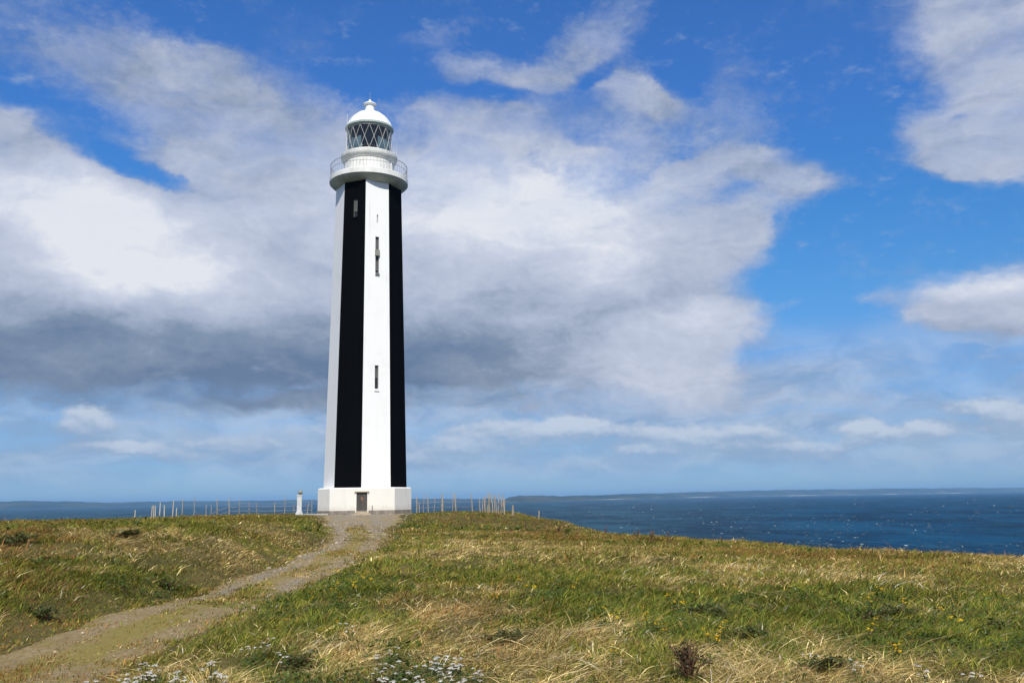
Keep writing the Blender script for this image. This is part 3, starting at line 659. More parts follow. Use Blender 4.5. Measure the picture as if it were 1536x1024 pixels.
def window(k, panes, sill=True, fm='mid_frame', label=None):
    i, q, nrm, e = HOLES[k]
    bm = bmesh.new(); frame(bm, q, nrm, e, .10, .03, -.30, -.14)
    for v in [p[1] for p in panes[:-1]]: box_on(bm, q, nrm, e, .10, .90, v-.018, v+.018, -.30, -.13)
    w = obj('window', bm, M[fm], LH)
    if label: w['label'] = label
    for v0, v1, mat in panes:
        bm = bmesh.new(); box_on(bm, q, nrm, e, .08, .92, v0+.005, v1-.005, -.27, -.2); obj('pane', bm, M[mat], w)
    if sill:
        bm = bmesh.new(); box_on(bm, q, nrm, e, -.10, 1.10, -.10*2.2/(q[3]-q[0]).length, -.002, -.25, .09); obj('sill', bm, M['white'] if i == 2 else M['black'], w)
    return w, q, nrm, e
# order in HOLES: black face, then white face (low, mid, high)
window(0, [(0, .34, 'dark_pane'), (.34, 1, 'grey_pane')], True, 'mid_frame', 'tall grey window high in the black stripe')
window(1, [(0, .50, 'dark_pane'), (.50, 1, 'grey_pane')], True, 'mid_frame', 'lower slit window of the white stripe, half boarded')
w, q, nrm, e = window(2, [(0, .10, 'dark_pane'), (.10, .46, 'grey_pane'), (.46, .66, 'dark_pane'), (.66, 1, 'grey_pane')], True, 'mid_frame', 'long slit window of the white stripe with a projecting middle box')
bm = bmesh.new(); box_on(bm, q, nrm, e, -.12, 1.02, .47, .63, -.28, .20); obj('lamp_box', bm, M['lamp_green'], w)
bm = bmesh.new(); box_on(bm, q, nrm, e, -.06, .97, -.055, -.001, -.25, .14); obj('ledge', bm, M['mid_frame'], w)
window(3, [(0, 1, 'grey_pane')], False, 'white', 'short vent slit below the gallery')

def build_plinth():
    half = [(-68.5, -38), (-68.5, 38), (-50.5, 66), (42.5, 69)]
    ring = half[1:] + [(68.5, 30)] + [(-x, -d) for x, d in half[1:]] + [(-68.5, -30)]
    def prism(name, z0, z1, k, mat, par, slope=0, top=None):
        bm = bmesh.new()
        a = [bm.verts.new((x*U*k*.985, -d*U*k*.985, z0)) for x, d in ring]; b = [bm.verts.new((x*U*k*.985, -d*U*k*.985, z1)) for x, d in ring]
        n = len(ring)
        for i in range(n): bm.faces.new((a[i], a[(i+1) % n], b[(i+1) % n], b[i]))
        if slope:
            c = [bm.verts.new((x*U*k*.985*.965, -d*U*k*.985*.965, z1+slope)) for x, d in ring]
            for i in range(n): bm.faces.new((b[i], b[(i+1) % n], c[(i+1) % n], c[i]))
            bm.faces.new(c)
        else: bm.faces.new(b)
        bm.faces.new(a[::-1])
        return obj(name, bm, mat, par)
    p = prism('plinth', .15, 2.20, 1., M['plinth'], LH, .10)
    prism('base_course', -.6, .148, 1.012, M['stone'], p)
    a, b = Vector((-50.5*U*.985, -66*U*.985, 0)), Vector((42.5*U*.985, -69*U*.985, 0))
    e = (b-a).normalized(); n = e.cross(Vector((0, 0, 1))).normalized()
    return a, e, n
PA, PE, PN = build_plinth()
def plinth_pt(u, out, z): return PA + PE*u + PN*out + Vector((0, 0, z))
FM = Matrix.Rotation(math.atan2(PE.y, PE.x), 4, 'Z')
def pbox(bm, u, out, z, s, bevel=0):
    bm_box(bm, (0, 0, 0), s, 0, Matrix.Translation(plinth_pt(u, out, z)) @ FM, bevel)
def build_door():
    uc = 3.02
    bm = bmesh.new(); pbox(bm, uc, .022, .88, (1.0, .04, 1.84))
    for x in (-.17, .17):
        for z in (.45, 1.25): pbox(bm, uc+x*1.25, .048, z, (.34, .02, .62))
    d = obj('door', bm, M['door'], LH)
    for s in (-.57, .57):
        bm = bmesh.new(); pbox(bm, uc+s, .06, .90, (.12, .14, 1.92)); obj('jamb', bm, M['plinth'], d)
    bm = bmesh.new(); pbox(bm, uc, .12, 1.905, (1.36, .26, .09), .012); obj('lintel', bm, M['sandstone'], d)
    bm = bmesh.new(); pbox(bm, uc+.36, .075, .9, (.04, .06, .14), .008); obj('handle', bm, M['brass'], d)
    bm = bmesh.new(); pbox(bm, uc-.01, .066, 1.28, (.17, .014, .22)); pbox(bm, uc+.04, .066, 1.08, (.08, .014, .14)); obj('notice_plate', bm, M['rust'], d)
    bm = bmesh.new(); pbox(bm, uc, .30, -.06, (1.35, .55, .16), .015); pbox(bm, uc, .66, -.22, (1.8, .6, .16), .015); obj('door_step', bm, M['sandstone'], LH)
    bm = bmesh.new(); bm_tube(bm, [plinth_pt(uc+.98, .05, -.2), plinth_pt(uc+.98, .05, .55)], .035, 8); bm_tube(bm, [plinth_pt(uc+.98, .05, .55), plinth_pt(uc+.98, -.1, .6)], .035, 8)
    obj('vent_pipe', bm, M['mid_frame'], LH)
build_door()

def build_top():
    bm = bmesh.new(); bm_lathe(bm, [(2.9, 33.30), (3.30, 33.33), (3.50, 33.42), (3.75, 33.56), (3.95, 33.72), (4.03, 33.84), (3.2, 33.845)], 96); obj('cove', bm, M['cove'], LH, angle=35)
    # eight shallow ribs under the gallery carry on the corners of the shaft
    bm = bmesh.new(); bm_lathe(bm, [(3.1, 33.848), (4.05, 33.848), (4.10, 33.88), (4.10, 34.36), (4.05, 34.42), (2.5, 34.43)], 128); gal = obj('gallery', bm, M['offwhite'], LH, angle=35)
    rl = thing('railing', None, None); rl.parent = LH
    bm = bmesh.new(); bm_ring(bm, 4.0, 35.76, .030, 128); obj('rail', bm, M['rail'], rl, smooth=True)
    bm = bmesh.new(); bm_ring(bm, 4.0, 35.18, .020, 128); obj('rail', bm, M['rail'], rl, smooth=True)
    n = 72
    post = None
    for k in range(n):
        a = 2*math.pi*(k+.3)/n
        if post is None:
            bm = bmesh.new(); bm_tube(bm, [(0, 0, 34.40), (0, 0, 35.76)], .013, 6); post = obj('baluster', bm, M['rail'], rl)
            o = post
        else:
            o = post.copy(); C.objects.link(o); o.parent = rl
        o.location = (4.0*math.cos(a), 4.0*math.sin(a), 0)
    bm = bmesh.new(); bm_lathe(bm, [(2.66, 34.425), (2.70, 34.6), (2.60, 34.64), (2.60, 36.15), (2.64, 36.2)], 96)
    for k in range(16):
        a = 2*math.pi*k/16
        bm_box(bm, (2.6*math.cos(a), 2.6*math.sin(a), 35.4), (.03, .06, 1.5), a)
    obj('watch_room', bm, M['offwhite'], LH, angle=35)
    bm = bmesh.new(); bm_lathe(bm, [(2.55, 36.15), (2.70, 36.2), (2.74, 36.32), (2.86, 36.42), (2.92, 36.55), (2.95, 36.62), (2.95, 36.94), (2.90, 36.98), (2.42, 37.0), (2.42, 37.14), (2.0, 37.15)], 96); obj('cornice', bm, M['offwhite'], LH, angle=30)
    # lantern room
    bm = bmesh.new(); bm_lathe(bm, [(2.30, 37.14), (2.30, 39.84)], 32); g = obj('lantern_glazing', bm, M['glass'], LH, smooth=True)
    n = 15
    bm = bmesh.new()
    for k in range(n):
        for s in (-1., 1.):
            pts = []
            for t in np.linspace(0, 1, 11):
                a = 2*math.pi*(k+.22+s*2*t*.5)/n
                pts.append((2.33*math.cos(a), 2.33*math.sin(a), 39.82-t*2.66))
            bm_tube(bm, pts, .019, 6)
    bm_ring(bm, 2.33, 37.18, .05, 64); bm_ring(bm, 2.33, 39.80, .05, 64)
    obj('glazing_bar', bm, M['bar'], g, angle=40)
    # optic: pedestal, bulging lens and rings
    bm = bmesh.new(); bm_lathe(bm, [(0, 36.9), (.75, 36.9), (.75, 37.5), (.5, 37.6), (.5, 38.0), (.8, 38.1), (.8, 38.2), (0, 38.21)], 40); ped = obj('lens_pedestal', bm, M['brass'], LH, angle=35)
    bm = bmesh.new()
    prof = []
    for k in range(25):
        t = k/24; r = .55+.38*math.sin(math.pi*t)
        prof += [(r, 38.22+1.3*t), (r-.05, 38.245+1.3*t)]
    bm_lathe(bm, [(0, 38.22)]+prof+[(0, 39.56)], 40); obj('lens', bm, M['grey_pane'], ped, angle=20)
    for a0, a1 in ((183, 246), (294, 357)):
        bm = bmesh.new(); n = 14; rows = []
        for k in range(n+1):
            a = R(a0+(a1-a0)*k/n); rr = 2.12+.03*math.sin(k*2.1)
            u = k/n; u = u if a0 < 270 else 1-u
            zt = 38.35+.30*u
            rows.append((bm.verts.new((rr*math.cos(a), rr*math.sin(a), 37.0)), bm.verts.new((rr*math.cos(a), rr*math.sin(a), zt))))
        for (p, q_), (r_, s_) in zip(rows[:-1], rows[1:]): bm.faces.new((p, r_, s_, q_))
        bl = obj('lantern_blind', bm, M['blind'], LH, smooth=True)
        so_ = bl.modifiers.new('thick', 'SOLIDIFY'); so_.thickness = .012
    bm = bmesh.new()
    bm_lathe(bm, [(2.0, 39.9), (1.75, 40.5), (1.2, 41.2), (0, 41.5)], 48); obj('ceiling', bm, M['interior'], LH, smooth=True)
    bm = bmesh.new(); bm_lathe(bm, [(2.0, 39.84), (2.34, 39.84), (2.46, 39.90), (2.55, 39.98), (2.55, 40.14), (2.47, 40.2)], 96); ev = obj('eave', bm, M['eave'], LH, angle=35)
    bm = bmesh.new(); bm_lathe(bm, [(2.50, 40.19), (2.44, 40.30), (2.25, 40.68), (1.98, 41.08), (1.68, 41.42), (1.36, 41.70), (1.0, 41.9), (.72, 42.02), (.56, 42.12), (.50, 42.2), (.49, 42.75), (.56, 42.80)], 96)
    for k in range(16):
        a = 2*math.pi*k/16
        bm_tube(bm, [(r_*math.cos(a), r_*math.sin(a), z_) for r_, z_ in ((2.45, 40.30), (2.26, 40.68), (1.99, 41.08), (1.69, 41.42), (1.37, 41.70), (1.0, 41.905), (.74, 42.02))], .016, 5)
    rf = obj('roof', bm, M['dome'], LH, angle=35)
    bm = bmesh.new(); bm_lathe(bm, [(.50, 42.76), (.66, 42.82), (.72, 42.88), (.72, 42.95), (.60, 43.04), (.36, 43.16), (.20, 43.27), (.12, 43.40), (.05, 43.5), (0, 43.5)], 48); cp = obj('ventilator', bm, M['dome'], rf, angle=35)
    bm = bmesh.new(); bm_tube(bm, [(0, 0, 43.45), (0, 0, 44.4)], .032, 8, .012); obj('lightning_rod', bm, M['rail'], rf)
    bm = bmesh.new(); bm_tube(bm, [(.66, -.1, 42.9), (.92, -.1, 43.05), (.98, -.1, 43.7)], .016, 6); bm_tube(bm, [(.8, -.1, 43.3), (1.1, -.1, 43.42)], .012, 6); obj('wind_sensor', bm, M['rail'], rf)
    bm = bmesh.new(); bm_tube(bm, [(-2.36, -1.0, 36.95), (-2.36, -1.0, 38.8)], .04, 8); bm_tube(bm, [(-2.36, -1.0, 38.8), (-2.34, -1.0, 41.3)], .028, 8, .018); bm_tube(bm, [(-2.36, -1.0, 38.6), (-2.15, -.9, 38.6)], .02, 6); bm_tube(bm, [(-2.36, -1.0, 40.0), (-2.2, -.9, 40.0)], .02, 6)
    obj('antenna', bm, M['bar'], LH, angle=40)
    for (x, y, z1) in ((2.88, -.2, 38.05), (2.55, -1.3, 37.6)):
        bm = bmesh.new(); bm_tube(bm, [(x, y, 36.95), (x, y, z1)], .022, 6); bm_tube(bm, [(x, y, z1-.5), (x-.35, y+.05, z1-.5)], .014, 6); obj('sensor_mast', bm, M['bar'], LH)
    bm = bmesh.new(); bm_tube(bm, [(2.3, -1.28, 34.4), (2.3, -1.28, 36.2)], .05, 8); obj('downpipe', bm, M['offwhite'], LH)
build_top()

# ---------- white pillar with lamp ----------
PX, PY = -18.62, 80.0
zt = float(terrain(PX, PY))
pil = thing('pillar', 'white pillar with round lamp on top, left of the lighthouse', 'pillar', (PX, PY, zt), R(12))
bm = bmesh.new(); bm_box(bm, (0, 0, .06), (.62, .62, .18), bevel=.02); bm_box(bm, (0, 0, .20), (.53, .53, .12), bevel=.02); obj('base', bm, M['pillar'], pil)
bm = bmesh.new(); bm_box(bm, (0, 0, .92), (.41, .41, 1.36), bevel=.03); obj('column', bm, M['pillar'], pil)
bm = bmesh.new(); bm_box(bm, (-.02, 0, 1.63), (.46, .44, .09), bevel=.02); obj('cap', bm, M['pillar'], pil)
bm = bmesh.new(); bm_tube(bm, [(.06, 0, 1.66), (.06, 0, 1.76)], .10, 12)
r = bmesh.ops.create_uvsphere(bm, u_segments=20, v_segments=14, radius=.19); bmesh.ops.translate(bm, verts=r['verts'], vec=(.06, 0, 1.90))
bm_ring2 = bmesh.ops.create_cone(bm, segments=20, radius1=.22, radius2=.22, depth=.05, cap_ends=True); bmesh.ops.translate(bm, verts=bm_ring2['verts'], vec=(.06, 0, 1.90))
obj('lamp', bm, M['lamp_green'], pil, angle=40)
bm = bmesh.new(); bm_box(bm, (-17.5, 80.6, float(terrain(-17.5, 80.6))+.03), (2.6, 1.1, .16), R(6), bevel=.02)
tag(obj('concrete_slab', bm, M['concrete']), 'low grey concrete slab between the white pillar and the lighthouse', 'slab')

# ---------- fences ----------
def post_bm(h, w, lean=(0, 0), seed=0, rough=.01):
    rr = random.Random(seed); bm = bmesh.new()
    n = 7; rings = []
    for i in range(5):
        t = i/4; ox, oy = lean[0]*t+rr.uniform(-rough, rough), lean[1]*t+rr.uniform(-rough, rough)
        rings.append([bm.verts.new((ox+w*(1-.18*t)*rr.uniform(.85, 1.12)*math.cos(6.283*k/n), oy+w*(1-.18*t)*rr.uniform(.85, 1.12)*math.sin(6.283*k/n), -.35+(h+.35)*t + (rr.uniform(-.03, .03) if i == 4 else 0))) for k in range(n)])
    for A, B in zip(rings[:-1], rings[1:]):
        for k in range(n): bm.faces.new((A[k], A[(k+1) % n], B[(k+1) % n], B[k]))
    bm.faces.new(rings[-1]); return bm
def fence(name, label, posts, mat, w, wires, seed):
    x0, y0 = posts[0][0], posts[0][1]; z0 = float(terrain(x0, y0))
    F = thing(name, label, 'fence', (x0, y0, z0))
    tops = []
    for i, (x, y, z) in enumerate(posts):
        g = float(terrain(x, y)); h = max(.35, z-g)
        ln = (random.uniform(-.13, .13), random.uniform(-.08, .08))
        o = obj('post', post_bm(h, w*random.uniform(.65, 1.25), ln, seed+i, .02), M[mat], F); o.location = (x-x0, y-y0, g-z0)
        tops.append((x-x0, y-y0, g-z0, h))
    for hz in wires:
        bm = bmesh.new(); pts = []
        for a, b in zip(tops[:-1], tops[1:]):
            for t in (0, .33, .66): pts.append((a[0]+(b[0]-a[0])*t, a[1]+(b[1]-a[1])*t-w*1.1, a[2]+(b[2]-a[2])*t+hz-.04*math.sin(math.pi*t)))
        pts.append((tops[-1][0], tops[-1][1]-w*1.1, tops[-1][2]+hz))
        bm_tube(bm, pts, .020, 5); obj('wire', bm, M['wire'], F)
    return F
fence('post_and_wire_fence', 'long wooden post and wire fence on the grassy ridge left of the lighthouse', LEFT_POSTS, 'wood', .042, (.95, .5), 100)
fence('post_and_wire_fence', 'wooden post and wire fence right of the lighthouse', RIGHT_POSTS, 'wood', .050, (.95, .5), 200)
fence('paling_fence', 'close-set row of weathered palings at the right end of the fence', PALINGS, 'wood', .052, (.9,), 300)
for i, (x, y, z) in enumerate(STAKES):
    g = float(terrain(x, y)); h = max(.5, z-g)
    o = obj('wooden_stake', post_bm(h, .055, (random.uniform(-.34, .36), random.uniform(-.1, .1)), 400+i, .05), M['wood_pale']); o.location = (x, y, g)
    tag(o, 'bleached crooked stake in the cluster at the left end of the fence', 'stake', 'crooked stakes at the left end of the fence')
for i, (x, y, z) in enumerate(LONE_POSTS):
    g = float(terrain(x, y)); h = max(.6, z-g)
    o = obj('fence_post', post_bm(h, .085 if i == 0 else .06, (.04, 0), 500+i), M['wood']); o.location = (x, y, g)
    tag(o, ('short lone grey post just right of the close-set palings', 'thin low post by itself further down the grassy slope towards the sea')[i], 'post')
# ---------- grass ----------
def blocked(x, y, grow=0.):
    c, s = math.cos(R(9.19)), math.sin(R(9.19))
    dx, dy = x+14.88, y-92
    return (np.abs(dx*c+dy*s) < 4.7+grow) & (np.abs(-dx*s+dy*c) < 4.8+grow)
def pick(cols, u, n):
    cols = np.array(cols); i = (u*len(cols)).astype(int).clip(0, len(cols)-1)
    return cols[i]*np.clip(RNG.lognormal(-.05, .33, (n, 1)), .4, 1.9)
GREEN = [(0.075, 0.1105, 0.0087), (0.12, 0.1586, 0.0124), (0.162, 0.1924, 0.0167), (0.21, 0.2145, 0.0236), (0.093, 0.13, 0.0149)]
OLIVE = [(0.1575, 0.1418, 0.0202), (0.2175, 0.1823, 0.0274), (0.27, 0.2133, 0.036), (0.18, 0.1323, 0.023)]
STRAWC = [(0.3645, 0.254, 0.0902), (0.486, 0.3556, 0.1377), (0.621, 0.4826, 0.209), (0.2835, 0.1905, 0.0665), (0.729, 0.5842, 0.285)]
RUST = [(0.21, 0.09, 0.028), (0.28, 0.126, 0.0384), (0.161, 0.0744, 0.0256), (0.238, 0.132, 0.032)]
def sample_sector(d0, d1, n, half=39):
    az = np.radians(RNG.uniform(-half, half, n)); d = np.sqrt(RNG.uniform(d0*d0, d1*d1, n))
    return d*np.sin(az), d*np.cos(az), d
def build_grass():
    Vs, Ts, Qs, Cs, base = [], [], [], [], 0
    for d0, d1, rho, seg in GRASS_RINGS:
        n = int(rho*R(78)*.5*(d1*d1-d0*d0))
        x, y, d = sample_sector(d0, d1, n)
        # clumps
        ps = path_s(x, y)
        ed = edge_dist(x, y)
        ragged = ps + .55*(fbm(x/.8, y/1.2, 91, 3)-.5)
        keep = (ragged > .0) | (RNG.random(n) < np.clip(.04+.7*sstep(-.6, .1, ragged), 0, .7)*sstep(70, 50, y)) | ((y > 83.5) & (RNG.random(n) < .8*sstep(83, 86, y)))
        cxp = np.interp(y, PATH[:, 1], PATH[:, 0]); uu = (x-cxp)/np.interp(y, PATH[:, 1], PATH[:, 2])
        worn = np.maximum(np.exp(-((uu+.52)/.2)**2), .55*np.exp(-((uu-.55)/.22)**2))
        turf = sstep(.30, .56, fbm(x/.75, y/1.5, 14, 3)) * (1-.92*worn)
        mid = (ps < .2) & (y < 60) & (RNG.random(n) < turf*np.interp(y, [8, 14, 22, 48, 60], [.34, .55, 1., .85, .15]))
        keep = (keep | mid) & (ed < 9) & ~blocked(x, y, .05)
        clump = fbm(x/.42, y/.55, 12, 2); tus = fbm(x/1.3, y/1.9, 18, 3)
        keep &= RNG.random(n) < np.clip(.25+1.5*clump-.35, .2, 1)
        x, y, d, ps, clump, tus = x[keep], y[keep], d[keep], ps[keep], clump[keep], tus[keep]; n = len(x)
        tone = fbm(x/.38+5, y/.6, 44, 2); spec_ = fbm(x/.6, y/.95, 46, 2)
        st, lu, ru = fields(x, y)
        u = RNG.random(n)
        st = np.clip(st + 1.6*(spec_-.5), 0, 1); lu = np.clip(lu - 1.2*(spec_-.5), 0, 1); ru = np.clip(ru + 1.2*(tone-.5), 0, 1)
        farr = sstep(20, 34, d)
        p_st = np.clip(.09+.55*st-.32*lu, .06, .8); p_ru = np.clip(.04+.6*ru-.2*lu, .01, .6) + .9*sstep(.7, 1., ru); p_gr = np.clip(.38+.75*lu-.3*st, .10, 1.1)
        p_st = p_st*(1-.45*farr) + 1.3*sstep(.72, 1., st); p_ru = p_ru*(1+.8*farr)
        p_st = np.where(ps < 0, p_st*.5, p_st); p_ru = np.where(ps < 0, p_ru+.25, p_ru)
        tot = p_st+p_ru+p_gr+.42+.3*farr; p_st, p_ru, p_gr = p_st/tot, p_ru/tot, p_gr/tot
        kind = np.where(u < p_st, 2, np.where(u < p_st+p_ru, 3, np.where(u < p_st+p_ru+p_gr, 0, 1)))
        col = np.empty((n, 3))
        for k, pal in enumerate((GREEN, OLIVE, STRAWC, RUST)):
            mk = kind == k; col[mk] = pick(pal, RNG.random(mk.sum()), mk.sum())
        col *= (.66+1.04*tone)[:, None]*(1+.12*(kind >= 1))[:, None]
        short = np.interp(ps, [-.3, .1, .45, .9], [.42, .6, .85, 1])
        far_short = np.interp(y, [50, 75], [1, .8])
        h = np.select([kind == 0, kind == 1, kind == 2, kind == 3], [.100, .105, .100, .115]) * RNG.lognormal(0, .36, n) * (.5+.8*clump)*(.45+1.1*tus) * np.clip(short, .4, 1)*far_short
        apron = (np.hypot(x+14, y-86) < 12) & (y > 76)
        h = np.where(apron, h*.45, h)
        wid = np.select([kind == 0, kind == 1, kind == 2, kind == 3], [.0038, .0032, .0023, .0030]) * np.clip(d/8.5, 1, None)**.92 * RNG.lognormal(0, .25, n)
        # wind-combed lean to the right and slightly towards the camera
        gust = fbm(x/2.2, y/3.2, 55, 2)
        ang = RNG.normal(-.3, 1.25, n) + (gust-.5)*3.5
        lean = np.select([kind == 0, kind == 1, kind == 2, kind == 3], [1.0, 1.2, 1.7 + .9*(st > .75), .9]) * RNG.lognormal(-.1, .4, n)
        L = lean*h
        dx, dy = np.cos(ang), np.sin(ang)
        # blade plane roughly faces across its lean, with random twist
        tw = RNG.uniform(-1.2, 1.2, n); vx, vy = x/d, y/d
        sx, sy = np.cos(tw)*vy - np.sin(tw)*vx, -np.cos(tw)*vx - np.sin(tw)*vy
        z = terrain(x, y) - .015 + .03*sstep(.1, -.15, ps)
        seed_head = (kind == 2) & (RNG.random(n) < .45)
        fluff = (kind != 0) & (RNG.random(n) < .016) & (ps > .2) & (d < 22); col[fluff] = (.72, .66, .50)
        ts = np.linspace(0, 1, seg+1)
        vs = []
        for i, t in enumerate(ts):
            cx = x + dx*L*t**1.8; cyy = y + dy*L*t**1.8
            czz = z + h*(t - .22*np.minimum(lean, 1.6)*t*t)
            wprof = (1-.55*t)
            if i == seg-1 and seg > 1: wprof = np.where(fluff, 1.25, np.where(seed_head, 1.7, wprof))
            if i == seg: vs.append(np.stack([cx, cyy, czz], 1)[:, None])
            else:
                w = (wid*wprof)[:, None]
                s3 = np.stack([sx, sy, np.zeros(n)], 1)*w; c3 = np.stack([cx, cyy, czz], 1)
                vs.append(np.stack([c3-s3, c3+s3], 1))
        V = np.concatenate(vs, 1); k = V.shape[1]
        b = base + np.arange(n)[:, None]*k
        for i in range(seg-1): Qs.append(b + np.array([[2*i, 2*i+1, 2*i+3, 2*i+2]]))
        Ts.append(b + np.array([[2*seg-2, 2*seg-1, 2*seg]]))
        Vs.append(V.reshape(-1, 3)); Cs.append(np.repeat(col, k, 0)); base += n*k
        print('ring', d0, d1, n)
    o = np_mesh('grass', np.concatenate(Vs), ([np.concatenate(Qs)] if Qs else []) + [np.concatenate(Ts)], M['blade'], col=np.concatenate(Cs), smooth=False)
    tag(o, 'windblown green and straw coloured grass covering the headland', 'grass', kind='stuff')
GRASS_RINGS = [(5.5, 9, 2600, 3), (9, 13, 2200, 3), (13, 20, 1250, 2), (20, 32, 560, 2), (32, 50, 230, 2), (50, 75, 100, 2), (75, 118, 45, 2)]
build_grass()

# ---------- low broad-leaved herbs between the grass ----------
def leaf_cloud(cx, cy, cz, r, hgt, n, size, pal, rng):
    """n small leaves filling a low dome; returns verts (n*4) and colours"""
    a = rng.random(n)*6.283; rr = np.sqrt(rng.random(n))*r; t = rng.random(n)
    x = cx+rr*np.cos(a); y = cy+rr*np.sin(a); z = cz+hgt*t*np.sqrt(np.clip(1-(rr/r)**2, .05, 1))
    d = rng.normal(size=(n, 3)); d[:, 2] = np.abs(d[:, 2])*.5; d /= np.linalg.norm(d, axis=1)[:, None]
    up = np.array([0, 0, 1.]) + rng.normal(size=(n, 3))*.45; s = np.cross(d, up); s /= np.linalg.norm(s, axis=1)[:, None]+1e-9
    L = size*rng.lognormal(0, .35, n)[:, None]
    p = np.stack([x, y, z], 1)
    V = np.stack([p, p+d*L*.5-s*L*.28, p+d*L, p+d*L*.5+s*L*.28], 1).reshape(-1, 3)
    pal = np.array(pal); c = pal[rng.integers(0, len(pal), n)]*(.75+.5*rng.random((n, 1)))
    return V, np.repeat(c, 4, 0)
HERB = [(0.0448, 0.081, 0.0084), (0.072, 0.1148, 0.0112), (0.056, 0.0945, 0.014), (0.104, 0.135, 0.0154)]
def build_herbs():
    rng = np.random.default_rng(5); Vs, Cs = [], []
    n = 5200
    x, y, d = sample_sector(6, 60, n)
    dd = 6+54*RNG.random(n)**1.8; k = dd/d; x, y, d = x*k, y*k, dd
    st, lu, ru = fields(x, y)
    keep = (path_s(x, y) > .1) & (edge_dist(x, y) < 2) & (RNG.random(n) < np.clip(lu*1.3-.1-.4*st, .03, 1)) & ~blocked(x, y, .3)
    x, y, d = x[keep], y[keep], d[keep]
    z = terrain(x, y)
    for i in range(len(x)):
        r = rng.uniform(.09, .24)*max(1, d[i]/22)**.6
        V, c = leaf_cloud(x[i], y[i], z[i], r, rng.uniform(.06, .17), int(np.clip(420/d[i]*2.2, 14, 70)), .030*max(1, d[i]/13), HERB, rng)
        Vs.append(V); Cs.append(c)
    V = np.concatenate(Vs)
    o = np_mesh('ground_cover', V, [np.arange(len(V)).reshape(-1, 4)], M['leaf'], col=np.concatenate(Cs))
    tag(o, 'low dark green herbs growing in patches among the grass', 'ground cover', kind='stuff')
build_herbs()

# ---------- flowering plants, docks and shrubs ----------
def fan_disc(c, nrm, r, k, col, V, F, Co, rng):
    a = Vector(nrm).orthogonal().normalized(); b = Vector(nrm).cross(a); i0 = len(V)
    V.append(tuple(Vector(c)+Vector(nrm)*r*.25)); Co.append(col)
    for j in range(k):
        t = 6.283*j/k; rr = r*rng.uniform(.75, 1.15)
        V.append(tuple(Vector(c)+(a*math.cos(t)+b*math.sin(t))*rr)); Co.append(col)
    for j in range(k): F.append((i0, i0+1+j, i0+1+(j+1) % k))
def flower_plant(kind, seed):
    """returns (stem mesh object data, head mesh object data) of one plant at the origin"""
    rng = random.Random(seed); nr = np.random.default_rng(seed)
    bm = bmesh.new(); heads = []
    n = rng.randint(3, 6) if kind == 'yarrow' else rng.randint(2, 4)
    for i in range(n):
        a = rng.random()*6.283; sp = rng.uniform(.02, .15); h = rng.uniform(.20, .36)
        top = Vector((sp*math.cos(a)+.05, sp*math.sin(a), h)); bm_tube(bm, [(0, 0, -.02), top*.55+Vector((0, 0, .02)), top], .004, 5, .0025); heads.append(top)
    me = bpy.data.meshes.new('stem'); bm.to_mesh(me); bm.free()
    V0 = np.array([v.co[:] for v in me.vertices]); F0 = [tuple(p.vertices) for p in me.polygons]
    bpy.data.meshes.remove(me)
    LV, LC = leaf_cloud(0, 0, 0, .15, .20, 80, .035, HERB, nr)
    Vv = np.vstack([V0, LV]); Cc = np.vstack([np.tile([(.07, .10, .03)], (len(V0), 1)), LC])
    quads = np.array([f for f in F0 if len(f) == 4]); lq = np.arange(len(LV)).reshape(-1, 4)+len(V0)
    stem = ('foliage', Vv, [np.vstack([quads, lq])], Cc)
    parts = []
    for t in heads:
        V, F, Co = [], [], []
        if kind == 'yarrow':
            R0 = rng.uniform(.016, .036)
            for _ in range(16):
                q = rng.random()**.5*R0; a = rng.random()*6.283
                g = rng.uniform(.48, .74)
                fan_disc((t.x+q*math.cos(a), t.y+q*math.sin(a), t.z+.012*(1-(q/R0)**2)+rng.uniform(-.003, .003)), Vector((q/R0*math.cos(a)*.4, q/R0*math.sin(a)*.4, 1)).normalized(), rng.uniform(.008, .014), 6, (g, g*.97, g*.88), V, F, Co, rng)
        else:
            for _ in range(rng.randint(4, 7)):
                q = rng.uniform(0, .05); a = rng.random()*6.283; c = (t.x+q*math.cos(a), t.y+q*math.sin(a), t.z+rng.uniform(-.02, .02))
                nv = Vector((rng.uniform(-.5, .5), rng.uniform(-.8, .2), 1)).normalized()
                fan_disc(c, nv, rng.uniform(.012, .019), 9, (.72, rng.uniform(.42, .52), .02), V, F, Co, rng)
                fan_disc(Vector(c)+nv*.006, nv, .006, 6, (.50, .25, .01), V, F, Co, rng)
        parts.append(('flower_head', np.array(V), [np.array(F)], np.array(Co)))
    return stem, parts
PROTO = {}
def plant_protos(kind, cat):
    L = []
    for s in range(3):
        e = thing(kind, 'x', cat)
        st, hd = flower_plant('yarrow' if kind == 'yarrow' else 'ragwort', 50+s+(0 if kind == 'yarrow' else 9))
        np_mesh(st[0], st[1], st[2], M['leaf'], e, st[3])
        for q in hd: np_mesh(q[0], q[1], q[2], M['petal'], e, q[3])
        L.append(e)
    return L
USED = set()
def place_plants(kind, cat, pts, label, group, s0=1.):
    if kind not in PROTO: PROTO[kind] = plant_protos(kind, cat)
    for i, (x, y) in enumerate(pts):
        p = PROTO[kind][i % 3]
        if p.name not in USED: USED.add(p.name); r = p
        else:
            r = p.copy(); C.objects.link(r)
            for ch in list(p.children):
                c = ch.copy(); C.objects.link(c); c.parent = r
        sc = s0*random.uniform(.8, 1.15)
        r.location = (x, y, float(terrain(x, y))-.01); r.rotation_euler = (0, 0, random.random()*6.28); r.scale = (sc*1.15, sc*1.15, sc)
        tag(r, label, cat, group)
